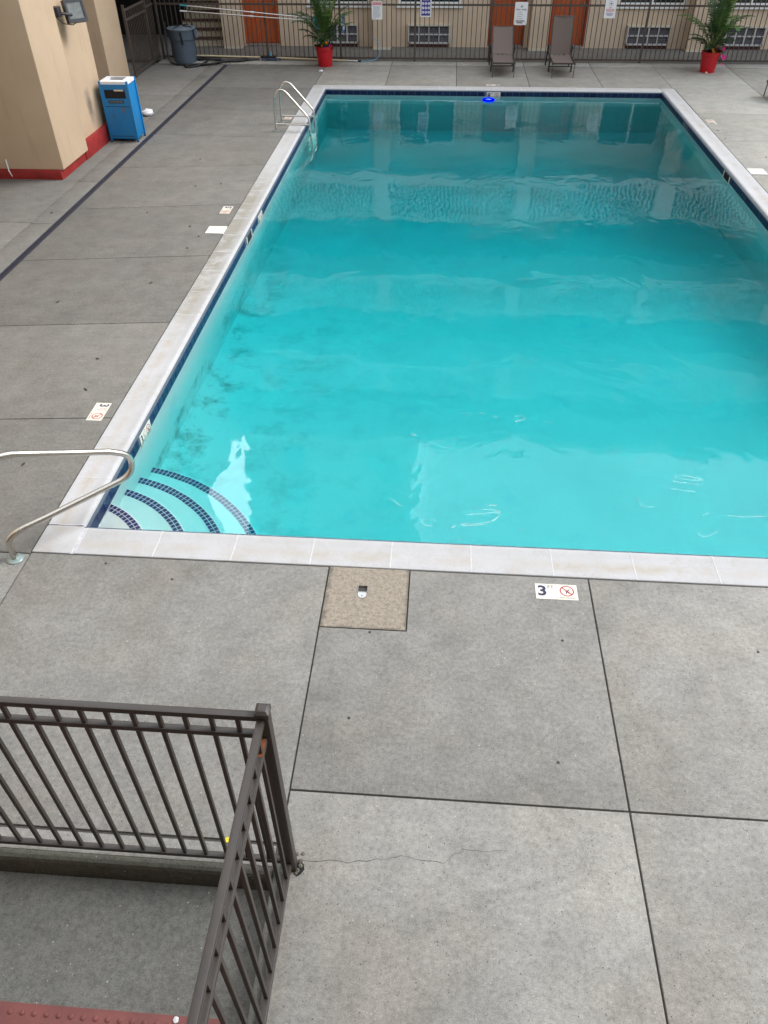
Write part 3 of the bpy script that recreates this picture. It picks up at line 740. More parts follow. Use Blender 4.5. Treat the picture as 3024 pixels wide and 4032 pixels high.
# ---- painted stairs at the left end of the far wing
stp = thing('stairs', 'beige risers and dark brown treads of the stairs behind the blue trash can', 'stairs', (-3.7, 20, 0))
for k in range(12):
    y = 19.78+.28*k; z = .17*k
    MB().box(-4.35, -3.05, y, y+.30, z, z+.165).build('riser', 'stair_riser', stp)
    MB().box(-4.35, -3.05, y-.025, y+.282, z+.166, z+.186).build('tread', 'stair_tread', stp)
# ---- left wing: stucco block beside the pool, breezeway pillar, mass above
lb = thing('stucco_building', 'beige stucco block with red painted base at the left edge of the deck', 'building', (-6, 10, 0))
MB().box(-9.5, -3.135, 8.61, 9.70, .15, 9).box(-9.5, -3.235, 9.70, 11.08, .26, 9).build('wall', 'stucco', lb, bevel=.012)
MB().box(-9.52, -3.185, 8.585, 9.66, -.03, .152).box(-9.52, -3.17, 9.66, 11.10, -.03, .275).build('red_base', 'red_base', lb, bevel=.01)
MB().tube([(-4.02, 8.60, 0), (-4.06, 8.585, .13), (-4.07, 8.60, .30)], .012, 8).build('pipe', 'white', lb, smooth=True)
MB().box(-9.5, -3.35, 5.4, 8.58, 2.95, 3.15).build('shade_slab', 'stucco', lb)  # unseen slab added to shade the front wall below it
lw = thing('left_wing', 'beige stucco wing above the dark breezeway gate at the far left', 'building', (-7, 17, 0))
MB().box(-9.5, -4.45, 14.65, 15.87, -.03, 16).build('pillar', 'stucco', lw, bevel=.012)
MB().box(-14, -4.45, 15.9, 30, 2.75, 12.55).build('wall', 'stucco', lw)
MB().box(-14, -8.6, 15.9, 22.5, -.03, 2.74).build('back_wall', 'stucco_far', lw)
MB().box(-8.58, -8.54, 17.0, 17.95, 0, 2.1).build('door', 'door', lw)
MB().box(-8.6, -4.4, 21.5, 21.8, -.03, 2.74).build('end_wall', 'dark', lw)
# ---- near wing behind the camera (upper walkway the picture is taken from)
MB().box(-16, -5.3, -4.0, 7.4, -.3, 12.0).build('unseen_shade_wall', 'stucco_far', lw)  # unseen block added close by to darken the stucco front
nw = thing('near_wing', 'motel wing behind the viewpoint with an upper walkway', 'building', (3, -6, 0))
for z in (2.35, 5.45): MB().box(-14, 26, -5.6, -4.15, z, z+.2).build('floor_slab', 'rail_white', nw)
MB().box(-14, 26, -6.0, -5.62, -.3, 8.4).build('wall', 'stucco_far', nw)
for x in (-7, -2.2, 7.8, 13): MB().box(x-.15, x+.15, -4.5, -4.2, -.18, 8.4).build('column', 'stucco', nw)
MB().box(-14, 26, -9, -4.0, 8.42, 8.7).build('roof', 'rail_white', nw)

# ================================================================== FENCES
ff = thing('metal_fence', 'long brown metal bar fence between the far deck and the motel', 'fence', (3, 18.05, 0))
posts = [-4.27, -3.42, -1.55, .33, 2.20, 4.06, 5.93, 7.81, 9.67, 11.54, 13.4]
p0 = MB().box(-.024, .024, -.024, .024, 0, 1.62).build('post', 'brown_far', ff, local=True)
p0.location = (posts[0]-3, 0, 0)
for x in posts[1:]: inst(p0, 'post', ff, (x-3, 0, 0))
b0 = MB().box(-.0085, .0085, -.0085, .0085, .04, 1.50).build('bar', 'brown_far', ff, local=True); b0.location = (99, 0, 0); fb_used = False
for a, b in zip(posts[:-1], posts[1:]):
    n = max(2, round((b-a)/.1165))
    for k in range(1, n):
        x = a+(b-a)*k/n
        if not fb_used: b0.location = (x-3, 0, 0); fb_used = True
        else: inst(b0, 'bar', ff, (x-3, 0, 0))
    for z0, z1 in ((.045, .085), (1.185, 1.225), (1.47, 1.51)):
        MB().box(a+.025, b-.025, 18.05-.018, 18.05+.018, z0, z1).build('rail', 'brown_far', ff)
# breezeway gate and side fence
gt = thing('metal_gate', 'dark metal gate with a band of short bars beside the stucco pillar', 'gate', (-4.35, 16.7, 0))
for y in (15.97, 17.42): MB().box(-4.375, -4.325, y-.025, y+.025, 0, 1.45).build('post', 'brown_far', gt)
for z0, z1 in ((.06, .10), (1.13, 1.17), (1.32, 1.36)): MB().box(-4.368, -4.332, 15.996, 17.394, z0, z1).build('rail', 'brown_far', gt)
g0 = None
for k in range(1, 13):
    y = 15.97+1.45*k/13
    if g0 is None: g0 = MB().box(-4.359, -4.341, y-.009, y+.009, .1, 1.33).build('bar', 'brown_far', gt); gy = y
    else: inst(g0, 'bar', gt, (0, y-gy, 0))
sf = thing('side_fence', 'short dark metal fence section from the gate to the far corner', 'fence', (-4.35, 17.7, 0))
for z0, z1 in ((.06, .10), (1.19, 1.23), (1.40, 1.44)): MB().box(-4.368, -4.332, 17.447, 18.02, z0, z1).build('rail', 'brown_far', sf)
for k in range(5):
    y = 17.53+.105*k; MB().box(-4.359, -4.341, y-.009, y+.009, .1, 1.40).build('bar', 'brown_far', sf)

# near railing corner
nr = thing('guard_railing', 'bronze brown corner guard railing round the lower landing in the foreground', 'railing', (2.405, -2.255, 0))
PX_, PY_ = 2.408, -2.258
MB().box(PX_-.0255, PX_+.0255, PY_-.0255, PY_+.0255, -.05, 1.425).build('post', 'brown', nr, bevel=.003)
cp = MB(); cp.box(PX_-.030, PX_+.030, PY_-.030, PY_+.030, 1.418, 1.440)
cp.add([(PX_-.030, PY_-.030, 1.440), (PX_+.030, PY_-.030, 1.440), (PX_+.030, PY_+.030, 1.440), (PX_-.030, PY_+.030, 1.440),
        (PX_-.018, PY_-.018, 1.453), (PX_+.018, PY_-.018, 1.453), (PX_+.018, PY_+.018, 1.453), (PX_-.018, PY_+.018, 1.453)],
       [(4, 5, 6, 7), (0, 1, 5, 4), (1, 2, 6, 5), (2, 3, 7, 6), (3, 0, 4, 7)])
cp.build('post_cap', 'brown', nr, bevel=.002)
for z0, z1, hw in ((1.374, 1.406, .0160), (1.246, 1.276, .0150), (.066, .096, .0150)):
    MB().box(-2.6, PX_-.026, PY_-hw, PY_+hw, z0, z1).build('rail', 'brown', nr, bevel=.003)
    MB().box(PX_-.008-hw, PX_-.008+hw, -4.3, PY_-.026, z0, z1).build('rail', 'brown', nr, bevel=.003)
bar_ = MB().box(-.0096, .0096, -.0096, .0096, .085, 1.378).build('bar', 'brown', nr, local=True, bevel=.0015, seg=1)
bar_.location = (2.295-2.405, PY_+2.255, 0)
for k in range(1, 42): inst(bar_, 'bar', nr, (2.295-.1125*k-2.405, PY_+2.255, 0))
for k in range(18): inst(bar_, 'bar', nr, (PX_-.008-2.405, -2.352-.1085*k+2.255, 0))
MB().box(-2.62, -2.57, PY_-.0255, PY_+.0255, -.05, 1.425).build('post', 'brown', nr, bevel=.003)
MB().box(PX_-.0225, PX_+.0065, -2.375, -2.292, 1.2762, 1.2772).build('rust_patch', 'rust', nr)
# broken concrete at the post foot
mb = MB()
for k in range(11):
    a = random.uniform(-60, 80); d = random.uniform(.036, .058)
    mb.blob((PX_+d*math.cos(R(a)), PY_+.01+d*math.sin(R(a))*1.1, .002), random.uniform(.006, .013), 6, 4, .3, flat=.6)
mb.blob((PX_+.045, PY_+.075, .001), .012, 7, 4, .2, flat=.4)
stuff(mb.build('concrete_rubble', 'patch', deck))
mb = MB(); mb.prism([(PX_+.026, PY_-.05), (PX_+.05, PY_-.035), (PX_+.066, PY_-.008), (PX_+.058, PY_+.02), (PX_+.026, PY_+.04)], .0004, .0014)
mb.build('broken_edge', 'dark', deck)

# ================================================================== POOL HARDWARE
# entry handrail
hr = thing('pool_handrail', 'bent stainless steel handrail over the pool entry steps', 'handrail', (-.09, -.09, 0))
th = R(40); ux, uy = math.cos(th), math.sin(th)
def hp(u, z): return (-.09+u*ux, -.09+u*uy, z)
pl = [hp(0, 0), hp(0, .10)] + smooth_path([hp(0, .10), hp(.005, .19), hp(.07, .235), hp(.16, .25)], 3)[1:]
low_a, low_b = hp(.30, .262), hp(.84, .325)
pl += [low_a, hp(.57, .293)] + smooth_path([hp(.84, .325), hp(.985, .345), hp(1.045, .43), hp(1.03, .545), hp(.90, .625)], 4)
pl += [hp(.65, .725)] + smooth_path([hp(.36, .845), hp(.24, .895), hp(.10, .90), hp(-.06, .82), hp(-.16, .66)], 3) + [hp(-.24, .3), hp(-.28, 0)]
MB().tube(pl, .024, 14).build('tube', 'steel', hr, smooth=True, angle=60)
for u in (0, -.28):
    c = hp(u, 0); MB().lathe([(.062, 0), (.062, .006), (.052, .014), (.026, .018)], 24, c).build('base_plate', 'escutcheon', hr, smooth=True)
# ladder
ldr = thing('pool_ladder', 'stainless steel ladder with two hooped rails on the left coping', 'ladder', (.1, 11.9, 0))
for y in (11.60, 12.21):
    p_ = [(-.18, y, 0), (-.175, y, .42)] + smooth_path([(-.175, y, .42), (-.172, y, .60), (-.10, y, .705), (.01, y, .715), (.10, y, .63)], 3)[1:]
    p_ += [(.22, y, .50), (.38, y, .325)] + smooth_path([(.38, y, .325), (.462, y, .235), (.476, y, .15), (.478, y, .02)], 3)[1:] + [(.485, y, -.40), (.49, y, -1.15)]
    MB().tube(p_, .021, 10).build('rail', 'steel', ldr, smooth=True, angle=60)
    MB().tube([(-.172, y, .125), (.476, y, .118)], .019, 10).build('brace', 'steel', ldr, smooth=True)
    MB().lathe([(.055, 0), (.055, .006), (.028, .02)], 16, (-.18, y, 0)).build('base_plate', 'escutcheon', ldr, smooth=True)
for k, z in enumerate((-.36, -.64, -.92)):
    MB().box(.40, .50, 11.625, 12.185, z-.012, z+.012).build('step', 'offwhite', ldr)
# skimmer lids
for (x0, x1, y0, y1), lab in (((-.268, -.006, 6.44, 6.70), 'white square skimmer lid beside the left coping'), ((8.108, 8.375, 9.46, 9.755), 'white square skimmer lid beside the right coping')):
    ld_ = thing('skimmer_lid', lab, 'lid', ((x0+x1)/2, (y0+y1)/2, 0), 'white skimmer lids in the deck')
    MB().box(x0, x1, y0, y1, -.01, .010).build('plate', 'offwhite', ld_, bevel=.003)
    for dx in (-.11, 0, .11): MB().lathe([(.007, 0), (.007, .003)], 8, ((x0+x1)/2+dx, (y0+y1)/2, .010)).build('screw', 'grey', ld_)
# depth markers
def no_diving(fr_, r_, parent, name='no_diving_symbol', detail=True):
    mb = MB(); N = 28
    vs = []; fs = []
    for k in range(N):
        a = 2*math.pi*k/N; vs += [fr_ @ Vector((r_*math.cos(a), r_*math.sin(a), 0)), fr_ @ Vector((r_*.83*math.cos(a), r_*.83*math.sin(a), 0))]
        j = (k+1) % N; fs.append((2*k, 2*k+1, 2*j+1, 2*j))
    mb.add(vs, fs)
    d = Vector((-1, 1, 0)).normalized(); q = Vector((1, 1, 0)).normalized()*r_*.085
    mb.add([fr_ @ (d*r_*.9+q), fr_ @ (d*r_*.9-q), fr_ @ (-d*r_*.9-q), fr_ @ (-d*r_*.9+q)], [(0, 1, 2, 3)])
    o = mb.build(name, 'ink_red', parent)
    mb = MB(); z = -.0003
    def st(a, b, w_):
        a, b = Vector((*a, 0))*r_, Vector((*b, 0))*r_; n_ = Vector((-(b-a).y, (b-a).x, 0)).normalized()*w_*r_
        mb.add([fr_ @ (a+n_+Vector((0, 0, z))), fr_ @ (a-n_+Vector((0, 0, z))), fr_ @ (b-n_+Vector((0, 0, z))), fr_ @ (b+n_+Vector((0, 0, z)))], [(0, 1, 2, 3)])
    st((-.15, -.5), (0, -.05), .08); st((0, -.05), (.4, .35), .07); st((-.02, -.05), (.25, -.45), .05); st((-.62, .05), (-.1, -.08), .02); st((.2, 0), (.65, -.02), .02)
    mb.build('diver_figure', 'ink_black', parent)
    return o
def marker(origin, ex, ey, num, lab, small='FT', half=False, wall=False):
    """two 6 inch tiles: the number first along ex, then no diving"""
    fr_ = frame(origin, ex, ey); T = .152
    c_ = fr_ @ Vector((T, T/2, 0))
    mk = thing('depth_marker', lab, 'sign', c_, 'ceramic depth markers round the pool')
    ez = fr_.col[2].to_3d()
    for k in (0, 1):
        mb = MB(); h = .003
        vs = [fr_ @ Vector((k*T+x, y, z)) for z in (-.002, h) for x, y in ((.001, .001), (T-.001, .001), (T-.001, T-.001), (.001, T-.001))]
        mb.add(vs, [(4, 5, 6, 7), (0, 1, 5, 4), (1, 2, 6, 5), (2, 3, 7, 6), (3, 0, 4, 7)]); mb.build('tile', 'ceramic', mk)
    def at(x, y): return fr_ @ Matrix.Translation((x, y, .0036))
    if half:
        text_mesh(num, .125, at(.045, .088), mk, 'ink_navy', 'numeral', thick=.003, sx=.9)
        text_mesh('1', .05, at(.095, .118), mk, 'ink_black', 'numeral'); text_mesh('/', .07, at(.108, .095), mk, 'ink_black', 'numeral'); text_mesh('2', .05, at(.124, .07), mk, 'ink_black', 'numeral')
        text_mesh('FT', .028, at(.132, .132), mk, 'ink_black')
    else:
        text_mesh(num, .135, at(.05, .077), mk, 'ink_navy', 'numeral', thick=.004, sx=1.05)
        text_mesh(small, .045, at(.113, .118), mk, 'ink_black')
    no_diving(at(T*1.5, .087), .052, mk)
    text_mesh('NO DIVING', .020, at(T*1.5, .019), mk, 'ink_black', sx=1.05)
    return mk
marker((3.85, -.235, 0), (1, 0, 0), (0, 1, 0), '3', 'cream 3 FT depth marker set in the near deck')
marker((-.243, 2.082, 0), (0, -1, 0), (1, 0, 0), '3', 'cream three and a half foot depth marker on the left deck near the handrail', half=True)
marker((-.252, 7.525, 0), (0, -1, 0), (1, 0, 0), '5', 'cream 5 FT depth marker on the left deck above the skimmer lid')
marker((-.19, 12.75, 0), (0, -1, 0), (1, 0, 0), '8', 'cream depth marker on the left deck behind the pool ladder')
marker((4.245, 15.63, 0), (-1, 0, 0), (0, -1, 0), '8', 'cream depth marker on the far deck in front of the lounge chairs')
marker((8.325, 12.52, 0), (0, 1, 0), (-1, 0, 0), '8', 'cream depth marker on the right deck beside the coping')
marker((IX0+.006, 1.59, -.188), (0, 1, 0), (0, 0, 1), '3', 'depth marker on the left pool wall above the entry steps', half=True)
marker((3.945, IY1-.006, -.188), (1, 0, 0), (0, 0, 1), '8', 'depth marker on the far pool wall above the floating blue light')
marker((IX0+.006, 7.2, -.188), (0, 1, 0), (0, 0, 1), '5', 'stained depth marker on the left pool wall near the skimmer mouth')
# socket in the tan patch
so = thing('deck_socket', 'square open metal socket with a cover tab in the tan concrete patch', 'socket', (2.594, -.222, 0))
mb = MB(); t_ = .006
mb.box(HX0-t_, HX0+.001, HY0-t_, HY1+.002, -.09, .005); mb.box(HX1-.001, HX1+t_, HY0-t_, HY1+.002, -.09, .005); mb.box(HX0, HX1, HY0-t_, HY0+.001, -.09, .005)
mb.build('sleeve', 'grey', so); MB().box(HX0-.02, HX1+.02, HY0-.02, HY1+.02, -.10, -.092).build('hole_bottom', 'dark', so)
mb = MB(); pg = [(HX0+.004, HY0-.008)]+[(2.594+.030*math.cos(R(a)), -.285+.030*math.sin(R(a))) for a in range(180, 361, 15)]+[(HX1-.004, HY0-.008)]
mb.prism(pg, .003, .006); mb.build('cover_tab', 'alu', so); MB().lathe([(.005, .0), (.005, .0012)], 8, (2.594, -.295, .006)).build('screw_hole', 'dark', so)
# floating light
fl = thing('floating_light', 'glowing blue ring floating near the far pool wall', 'pool light', (3.975, 14.68, ZW))
MB().tube(arc((3.975, 14.68, ZW+.012), .108, 0, 345, 23, (1, 0, 0), (0, 1, 0)), .026, 10, closed=True).build('ring', 'glow', fl, smooth=True)
MB().lathe([(.085, -.01), (.085, .006), (.05, .018), (.01, .02)], 20, (3.975, 14.68, ZW+.005)).build('lens', 'glow_in', fl, smooth=True)

# ================================================================== OBJECTS ON THE DECK
# towel bin
tb = thing('towel_bin', 'blue metal towel return bin with white lid beside the stucco wall', 'bin', (-2.86, 10.96, 0))
x0, x1, y0, y1 = -3.13, -2.60, 10.74, 11.19
MB().box(x0+.02, x1-.02, y0+.016, y1-.016, .05, .96).build('body', 'bin', tb, bevel=.004)
sx0, sx1, sz0, sz1 = x0+.075, x1-.075, .725, .865
mb = MB()   # front panel with slot opening
for (a, b, c, d) in ((x0+.035, sx0, .07, .95), (sx1, x1-.035, .07, .95), (sx0, sx1, .07, sz0), (sx0, sx1, sz1, .95)): mb.box(a, b, y0+.003, y0+.0155, c, d)
mb.build('front_panel', 'bin', tb)
MB().box(sx0, sx1, y0+.013, y0+.0155, sz0, sz1).build('slot', 'dark', tb)
for (a, b) in ((x0, y0), (x1-.035, y0), (x0, y1-.035), (x1-.035, y1-.035)):
    MB().box(a, a+.035, b, b+.035, .015, 1.0).build('corner_post', 'bin', tb, bevel=.004)
    MB().box(a+.005, a+.03, b+.005, b+.03, 0, .016).build('foot', 'black', tb)
lid = MB(); z0, z1 = .945, 1.0; a, b, c, d = x0+.012, x1-.012, y0+.012, y1-.012
ia, ib, ic, id_ = x0+.11, x1-.11, y0+.11, y1-.10
vs = [(a,c,z0),(b,c,z0),(b,d,z0),(a,d,z0),(a,c,z1-.006),(b,c,z1-.006),(b,d,z1-.006),(a,d,z1-.006),(ia,ic,z1+.006),(ib,ic,z1+.006),(ib,id_,z1+.006),(ia,id_,z1+.006),(ia,ic,z0),(ib,ic,z0),(ib,id_,z0),(ia,id_,z0)]
lid.add(vs, [(0,1,5,4),(1,2,6,5),(2,3,7,6),(3,0,4,7),(4,5,9,8),(5,6,10,9),(6,7,11,10),(7,4,8,11),(8,9,13,12),(9,10,14,13),(10,11,15,14),(11,8,12,15)])
lid.build('lid', 'white', tb); MB().box(ia-.01, ib+.01, ic-.01, id_+.01, .961, .966).build('lid_opening', 'dark', tb)
MB().box(x0+.12, x1-.13, y0-.003, y0+.003, .652, .698).build('name_plate', 'ink_black', tb)
text_mesh('TOWEL RETURN', .034, frame((x0+.26, y0-.0036, .675), (1, 0, 0), (0, 0, 1)), tb, 'ink_grey', sx=1.)
MB().box(x0+.05, x1-.05, y0-.001, y0+.003, .595, .602).build('door_seam', 'ink_navy', tb); MB().box(x0+.05, x1-.05, y0-.001, y0+.003, .10, .108).build('door_seam', 'ink_navy', tb)
MB().box(-2.87, -2.70, y0-.002, y0+.002, .845, .872).build('slot_tag', 'beige', tb)
mb = MB(); mb.prism([(0, 0), (.075, 0), (.036, -.10)], 0, .002)
mb.v = [(-2.80+x, y0+.0025-z*1.0, .575+y) for x, y, z in mb.v]; mb.build('worn_mark', 'louver', tb)
# trash can
tcn = thing('trash_can', 'round slate blue plastic trash can with strapped lid by the gate', 'trash can', (-3.61, 17.72, 0))
c = (-3.61, 17.72, 0)
MB().lathe([(.255, 0), (.27, .015), (.30, .50), (.305, .52), (.325, .525), (.335, .70), (.345, .725), (.335, .735)], 32, c).build('body', 'can', tcn, smooth=True)
for k in range(8):
    a = R(45*k+10); MB().bar((c[0]+.268*math.cos(a), c[1]+.268*math.sin(a), .03), (c[0]+.302*math.cos(a), c[1]+.302*math.sin(a), .51), .02, .012, up=(math.cos(a), math.sin(a), 0)).build('rib', 'can', tcn)
MB().lathe([(.352, .728), (.352, .752), (.33, .765), (.30, .762), (.29, .772), (.06, .785), (.05, .80), (.01, .80)], 32, c).build('lid', 'lid', tcn, smooth=True)
for a0 in (-20, 70):
    u = Vector((math.cos(R(a0)), math.sin(R(a0)), 0)); C_ = Vector(c)
    MB().tube([C_-u*.35+Vector((0, 0, .74)), C_-u*.29+Vector((0, 0, .782)), C_+Vector((0, 0, .806)), C_+u*.29+Vector((0, 0, .782)), C_+u*.362+Vector((0, 0, .735)), C_+u*.345+Vector((0, 0, .55))], .012, 6).build('strap', 'black', tcn, smooth=True)
for sgn in (-1, 1):
    mb = MB(); x = c[0]+sgn*.335
    mb.bar((x, c[1]-.09, .70), (x+sgn*.05, c[1]-.07, .56), .05, .02); mb.bar((x, c[1]+.09, .70), (x+sgn*.05, c[1]+.07, .56), .05, .02); mb.bar((x+sgn*.045, c[1]-.09, .57), (x+sgn*.045, c[1]+.09, .57), .03, .04)
    mb.build('handle', 'lid', tcn)
mb = MB().box(-3.80, -3.74, 17.395, 17.41, .42, .60); o = MB().bar((-3.555, 17.383, .70), (-3.53, 17.392, .44), .045, .01, up=(0, 1, 0)).build('hanging_strap', 'black', tcn)

# vacuum hose coils
hs = []
for k in range(0, 41):
    a = 2*math.pi*k/40
    hs.append((-2.62+.60*math.sin(a+.5)*(1 if True else 0), 17.72+.17*math.sin(2*(a+.5)), .022+.02*(1+math.sin(a*1.0))*.8))
path = [(-3.93, 17.5, .9), (-3.97, 17.46, .6), (-3.96, 17.40, .3), (-3.92, 17.36, .06), (-3.75, 17.30, .024), (-3.45, 17.26, .022), (-3.2, 17.27, .022), (-2.95, 17.36, .022), (-2.7, 17.55, .024), (-2.4, 17.78, .03), (-2.1, 17.92, .05),
        (-2.02, 17.84, .05), (-2.2, 17.66, .045), (-2.55, 17.62, .045), (-2.85, 17.75, .05), (-3.15, 17.93, .045), (-3.3, 18.0, .03), (-3.38, 17.88, .026), (-3.15, 17.74, .06), (-2.85, 17.72, .075), (-2.72, 17.86, .06), (-2.85, 17.97, .03),
        (-3.1, 17.80, .08), (-2.98, 17.45, .06), (-3.2, 17.10, .024), (-3.42, 17.02, .022), (-3.5, 17.15, .022), (-3.3, 17.22, .05), (-2.9, 17.25, .045), (-2.55, 17.55, .07), (-2.0, 17.88, .03), (-1.75, 17.95, .03)]
hose = MB().tube(smooth_path(path, 2), .024, 8).build('vacuum_hose', 'black', smooth=True, angle=60)
tag(hose, 'black pool vacuum hose looped on the deck beside the trash can', 'hose')
vh = thing('vacuum_sweeper', 'low blue and black pool vacuum head against the fence kerb', 'vacuum head', (-1.45, 17.93, 0))
MB().box(-1.68, -1.20, 17.86, 18.0, .03, .07).build('body', 'vac', vh, bevel=.01)
MB().box(-1.72, -1.32, 17.90, 17.99, .07, .12).build('weight', 'black', vh, bevel=.01)
for x in (-1.62, -1.26): MB().lathe([(.03, -.015), (.03, .015)], 10, (0, 0, 0)).build('wheel', 'grey', vh, local=True).location = (x+1.45, -.08, .03)
MB().tube([(-1.45, 17.93, .1), (-1.45, 17.95, .2)], .025, 8).build('spout', 'sky_blue', vh, smooth=True)
MB().tube([(-1.75, 17.94, .035), (-1.66, 17.94, .045)], .026, 8).build('cuff', 'grey', vh, smooth=True)
# poles hung on the fence
def pole(p, q, lab, r_=.016, grip='teal', mat='alu'):
    o = thing('telescopic_pole', lab, 'pole', Vector(p), 'telescopic poles hung on the far fence')
    p, q = Vector(p), Vector(q); d = q-p
    MB().tube([p+d*.05, p+d*.55], r_, 10).build('tube', mat, o, smooth=True)
    MB().tube([p+d*.53, q], r_*.8, 10).build('inner_tube', mat, o, smooth=True)
    MB().tube([p, p+d*.055], r_*1.15, 10).build('grip', grip, o, smooth=True)
    MB().tube([p+d*.535, p+d*.565], r_*1.25, 10).build('lock_collar', 'white', o, smooth=True)
    return o, q
pole((-3.63, 17.985, 1.185), (-.35, 17.985, .93), 'upper silver pole with teal grip hung along the far fence')
pole((-3.65, 17.985, 1.065), (-.40, 17.985, .875), 'lower silver pole with white end hung along the far fence', grip='white')
for x, z in ((-3.45, 1.05), (-1.62, .93), (-.55, .86)):
    pass
# leaf net at the right end of the poles
ln_ = thing('leaf_net', 'teal framed leaf skimmer net hanging on the fence behind the left palm', 'net', (-.1, 17.98, .85))
MB().tube([(-.35, 17.98, .93), (-.22, 17.98, 1.02), (-.02, 17.98, 1.0), (.06, 17.98, .86), (.0, 17.98, .70), (-.16, 17.98, .68), (-.30, 17.98, .80)], .014, 8, closed=True).build('net_frame', 'teal', ln_, smooth=True)
mb = MB(); mb.prism([(-.33, .93), (-.22, 1.0), (-.03, .98), (.04, .86), (-.01, .72), (-.16, .70), (-.28, .80)], 0, .004); mb.v = [(x, 17.982+z, y) for x, y, z in mb.v]; mb.build('mesh_bag', 'teal', ln_)
# brush
br_ = thing('pool_brush', 'blue and white pool brush hanging upright on the fence right of the left palm', 'brush', (.42, 17.99, .82))
MB().box(.395, .445, 17.965, 17.985, .62, 1.03).build('brush_back', 'blue_plastic', br_, bevel=.004)
MB().box(.40, .44, 17.93, 17.964, .64, 1.01).build('bristles', 'sky_blue', br_)
MB().bar((.33, 17.97, .855), (.43, 17.96, .80), .05, .03).build('clip', 'white', br_); MB().box(.415, .455, 17.925, 17.963, .70, .86).build('handle', 'white', br_, bevel=.005)
# rescue pole
rp_ = thing('rescue_pole', 'long tan pole with silver end and blue hook lying along the fence kerb', 'pole', (-1, 17.9, 0))
MB().tube([(-3.42, 17.99, .10), (-1.6, 17.97, .075), (-1.3, 17.965, .07), (.50, 17.86, .040)], .019, 10).build('tube', 'tan_pole', rp_, smooth=True)
MB().tube([(.48, 17.861, .040), (.78, 17.845, .036)], .0175, 10).build('silver_end', 'alu', rp_, smooth=True)
MB().tube([(.78, 17.845, .036), (.86, 17.84, .035)], .02, 8).build('joint', 'black', rp_, smooth=True)
MB().tube(smooth_path([(.86, 17.84, .035), (1.06, 17.84, .03), (1.28, 17.88, .08), (1.34, 17.92, .22), (1.33, 17.95, .36), (1.26, 17.96, .46), (1.14, 17.97, .53)], 3), .009, 8).build('hook', 'sky_blue', rp_, smooth=True)

# signs on the fence
def sign(x, z0, z1, w_, name, lab, corner=.012):
    o = thing(name, lab, 'sign', (x, 18.02, z0), 'white notice signs wired to the far fence')
    mb = MB(); r_ = corner; pg = []
    for cx, cz, a0 in ((x+w_/2-r_, z1-r_, 0), (x-w_/2+r_, z1-r_, 90), (x-w_/2+r_, z0+r_, 180), (x+w_/2-r_, z0+r_, 270)):
        pg += [(cx+r_*math.cos(R(a0+a)), cz+r_*math.sin(R(a0+a))) for a in (0, 30, 60, 90)]
    mb.prism(pg, 0, .004); mb.v = [(a, 18.026-c_, b) for a, b, c_ in mb.v]; mb.build('panel', 'sign_white', o); return o
YS = 18.0212
def strip(o, x0, x1, z0, z1, mat, name='text_line', y=YS): MB().box(x0, x1, y, y+.001, z0, z1).build(name, mat, o)
def tx(o, s_, x, z, size, mat, **k): return text_mesh(s_, size, frame((x, YS-.0006, z), (1, 0, 0), (0, 0, 1)), o, mat, **k)
s1 = sign(1.26, .90, 1.275, .26, 'rules_sign', 'white rules sign with red header, leftmost on the fence')
strip(s1, 1.26-.115, 1.26+.115, 1.20, 1.255, 'ink_pink', 'header'); tx(s1, 'POOL RULES', 1.26, 1.228, .040, 'sign_white')
for k in range(11): strip(s1, 1.26-.10, 1.26+.10-random.uniform(0, .05), 1.165-.022*k, 1.174-.022*k, 'ink_grey')
strip(s1, 1.26-.10, 1.26-.03, .918, .924, 'ink_violet')
s2 = sign(2.455, .96, 1.37, .265, 'pictogram_sign', 'navy sign with nine round pictograms in a grid')
strip(s2, 2.455-.108, 2.455+.108, .985, 1.345, 'ink_violet', 'print_field')
strip(s2, 2.455-.08, 2.455+.08, 1.31, 1.322, 'ink_grey', y=YS-.0006); strip(s2, 2.455-.07, 2.455+.07, 1.292, 1.300, 'ink_grey', y=YS-.0006)
for i in range(3):
    for j in range(3):
        cx, cz = 2.455-.07+.07*i, 1.235-.09*j
        mb = MB(); mb.prism([(cx+.028*math.cos(R(a)), cz+.028*math.sin(R(a))) for a in range(0, 360, 24)], 0, .001); mb.v = [(a, YS-.0005-c_, b) for a, b, c_ in mb.v]; mb.build('pictogram_disc', 'sign_white', s2)
        MB().bar((cx-.012, YS-.002, cz-.015), (cx+.010, YS-.002, cz+.014), .0008, .011, up=(1, 0, 0)).build('pictogram', 'ink_violet', s2)
s3 = sign(4.765, .80, 1.275, .31, 'rules_sign', 'tall white rules sign with rounded corners above the left lounge chair', .03)
mb = MB(); mb.prism([(-.035, 0), (.03, 0), (.045, .012), (.01, .02), (.02, .035), (0, .06), (-.012, .03)], 0, .001); mb.v = [(4.77+a, YS-c_, 1.165+b) for a, b, c_ in mb.v]; mb.build('emblem', 'ink_grey', s3)
tx(s3, 'POOL  RULES', 4.765, 1.118, .042, 'ink_navy', thick=.001)
for k in range(4):
    z = 1.062-.043*k; strip(s3, 4.68, 4.70, z-.008, z+.008, 'ink_pink' if k > 1 else 'ink_grey', 'bullet'); strip(s3, 4.72, 4.79+.02*(k % 2), z-.005, z+.005, 'ink_grey')
strip(s3, 4.655, 4.865, .875, .895, 'ink_navy'); strip(s3, 4.68, 4.82, .838, .858, 'ink_black')
s4 = sign(6.885, .95, 1.325, .268, 'lifeguard_sign', 'white sign with red NO LIFEGUARD ON DUTY lettering, rightmost on the fence')
mb = MB(); N = 24; vs = []; fs = []
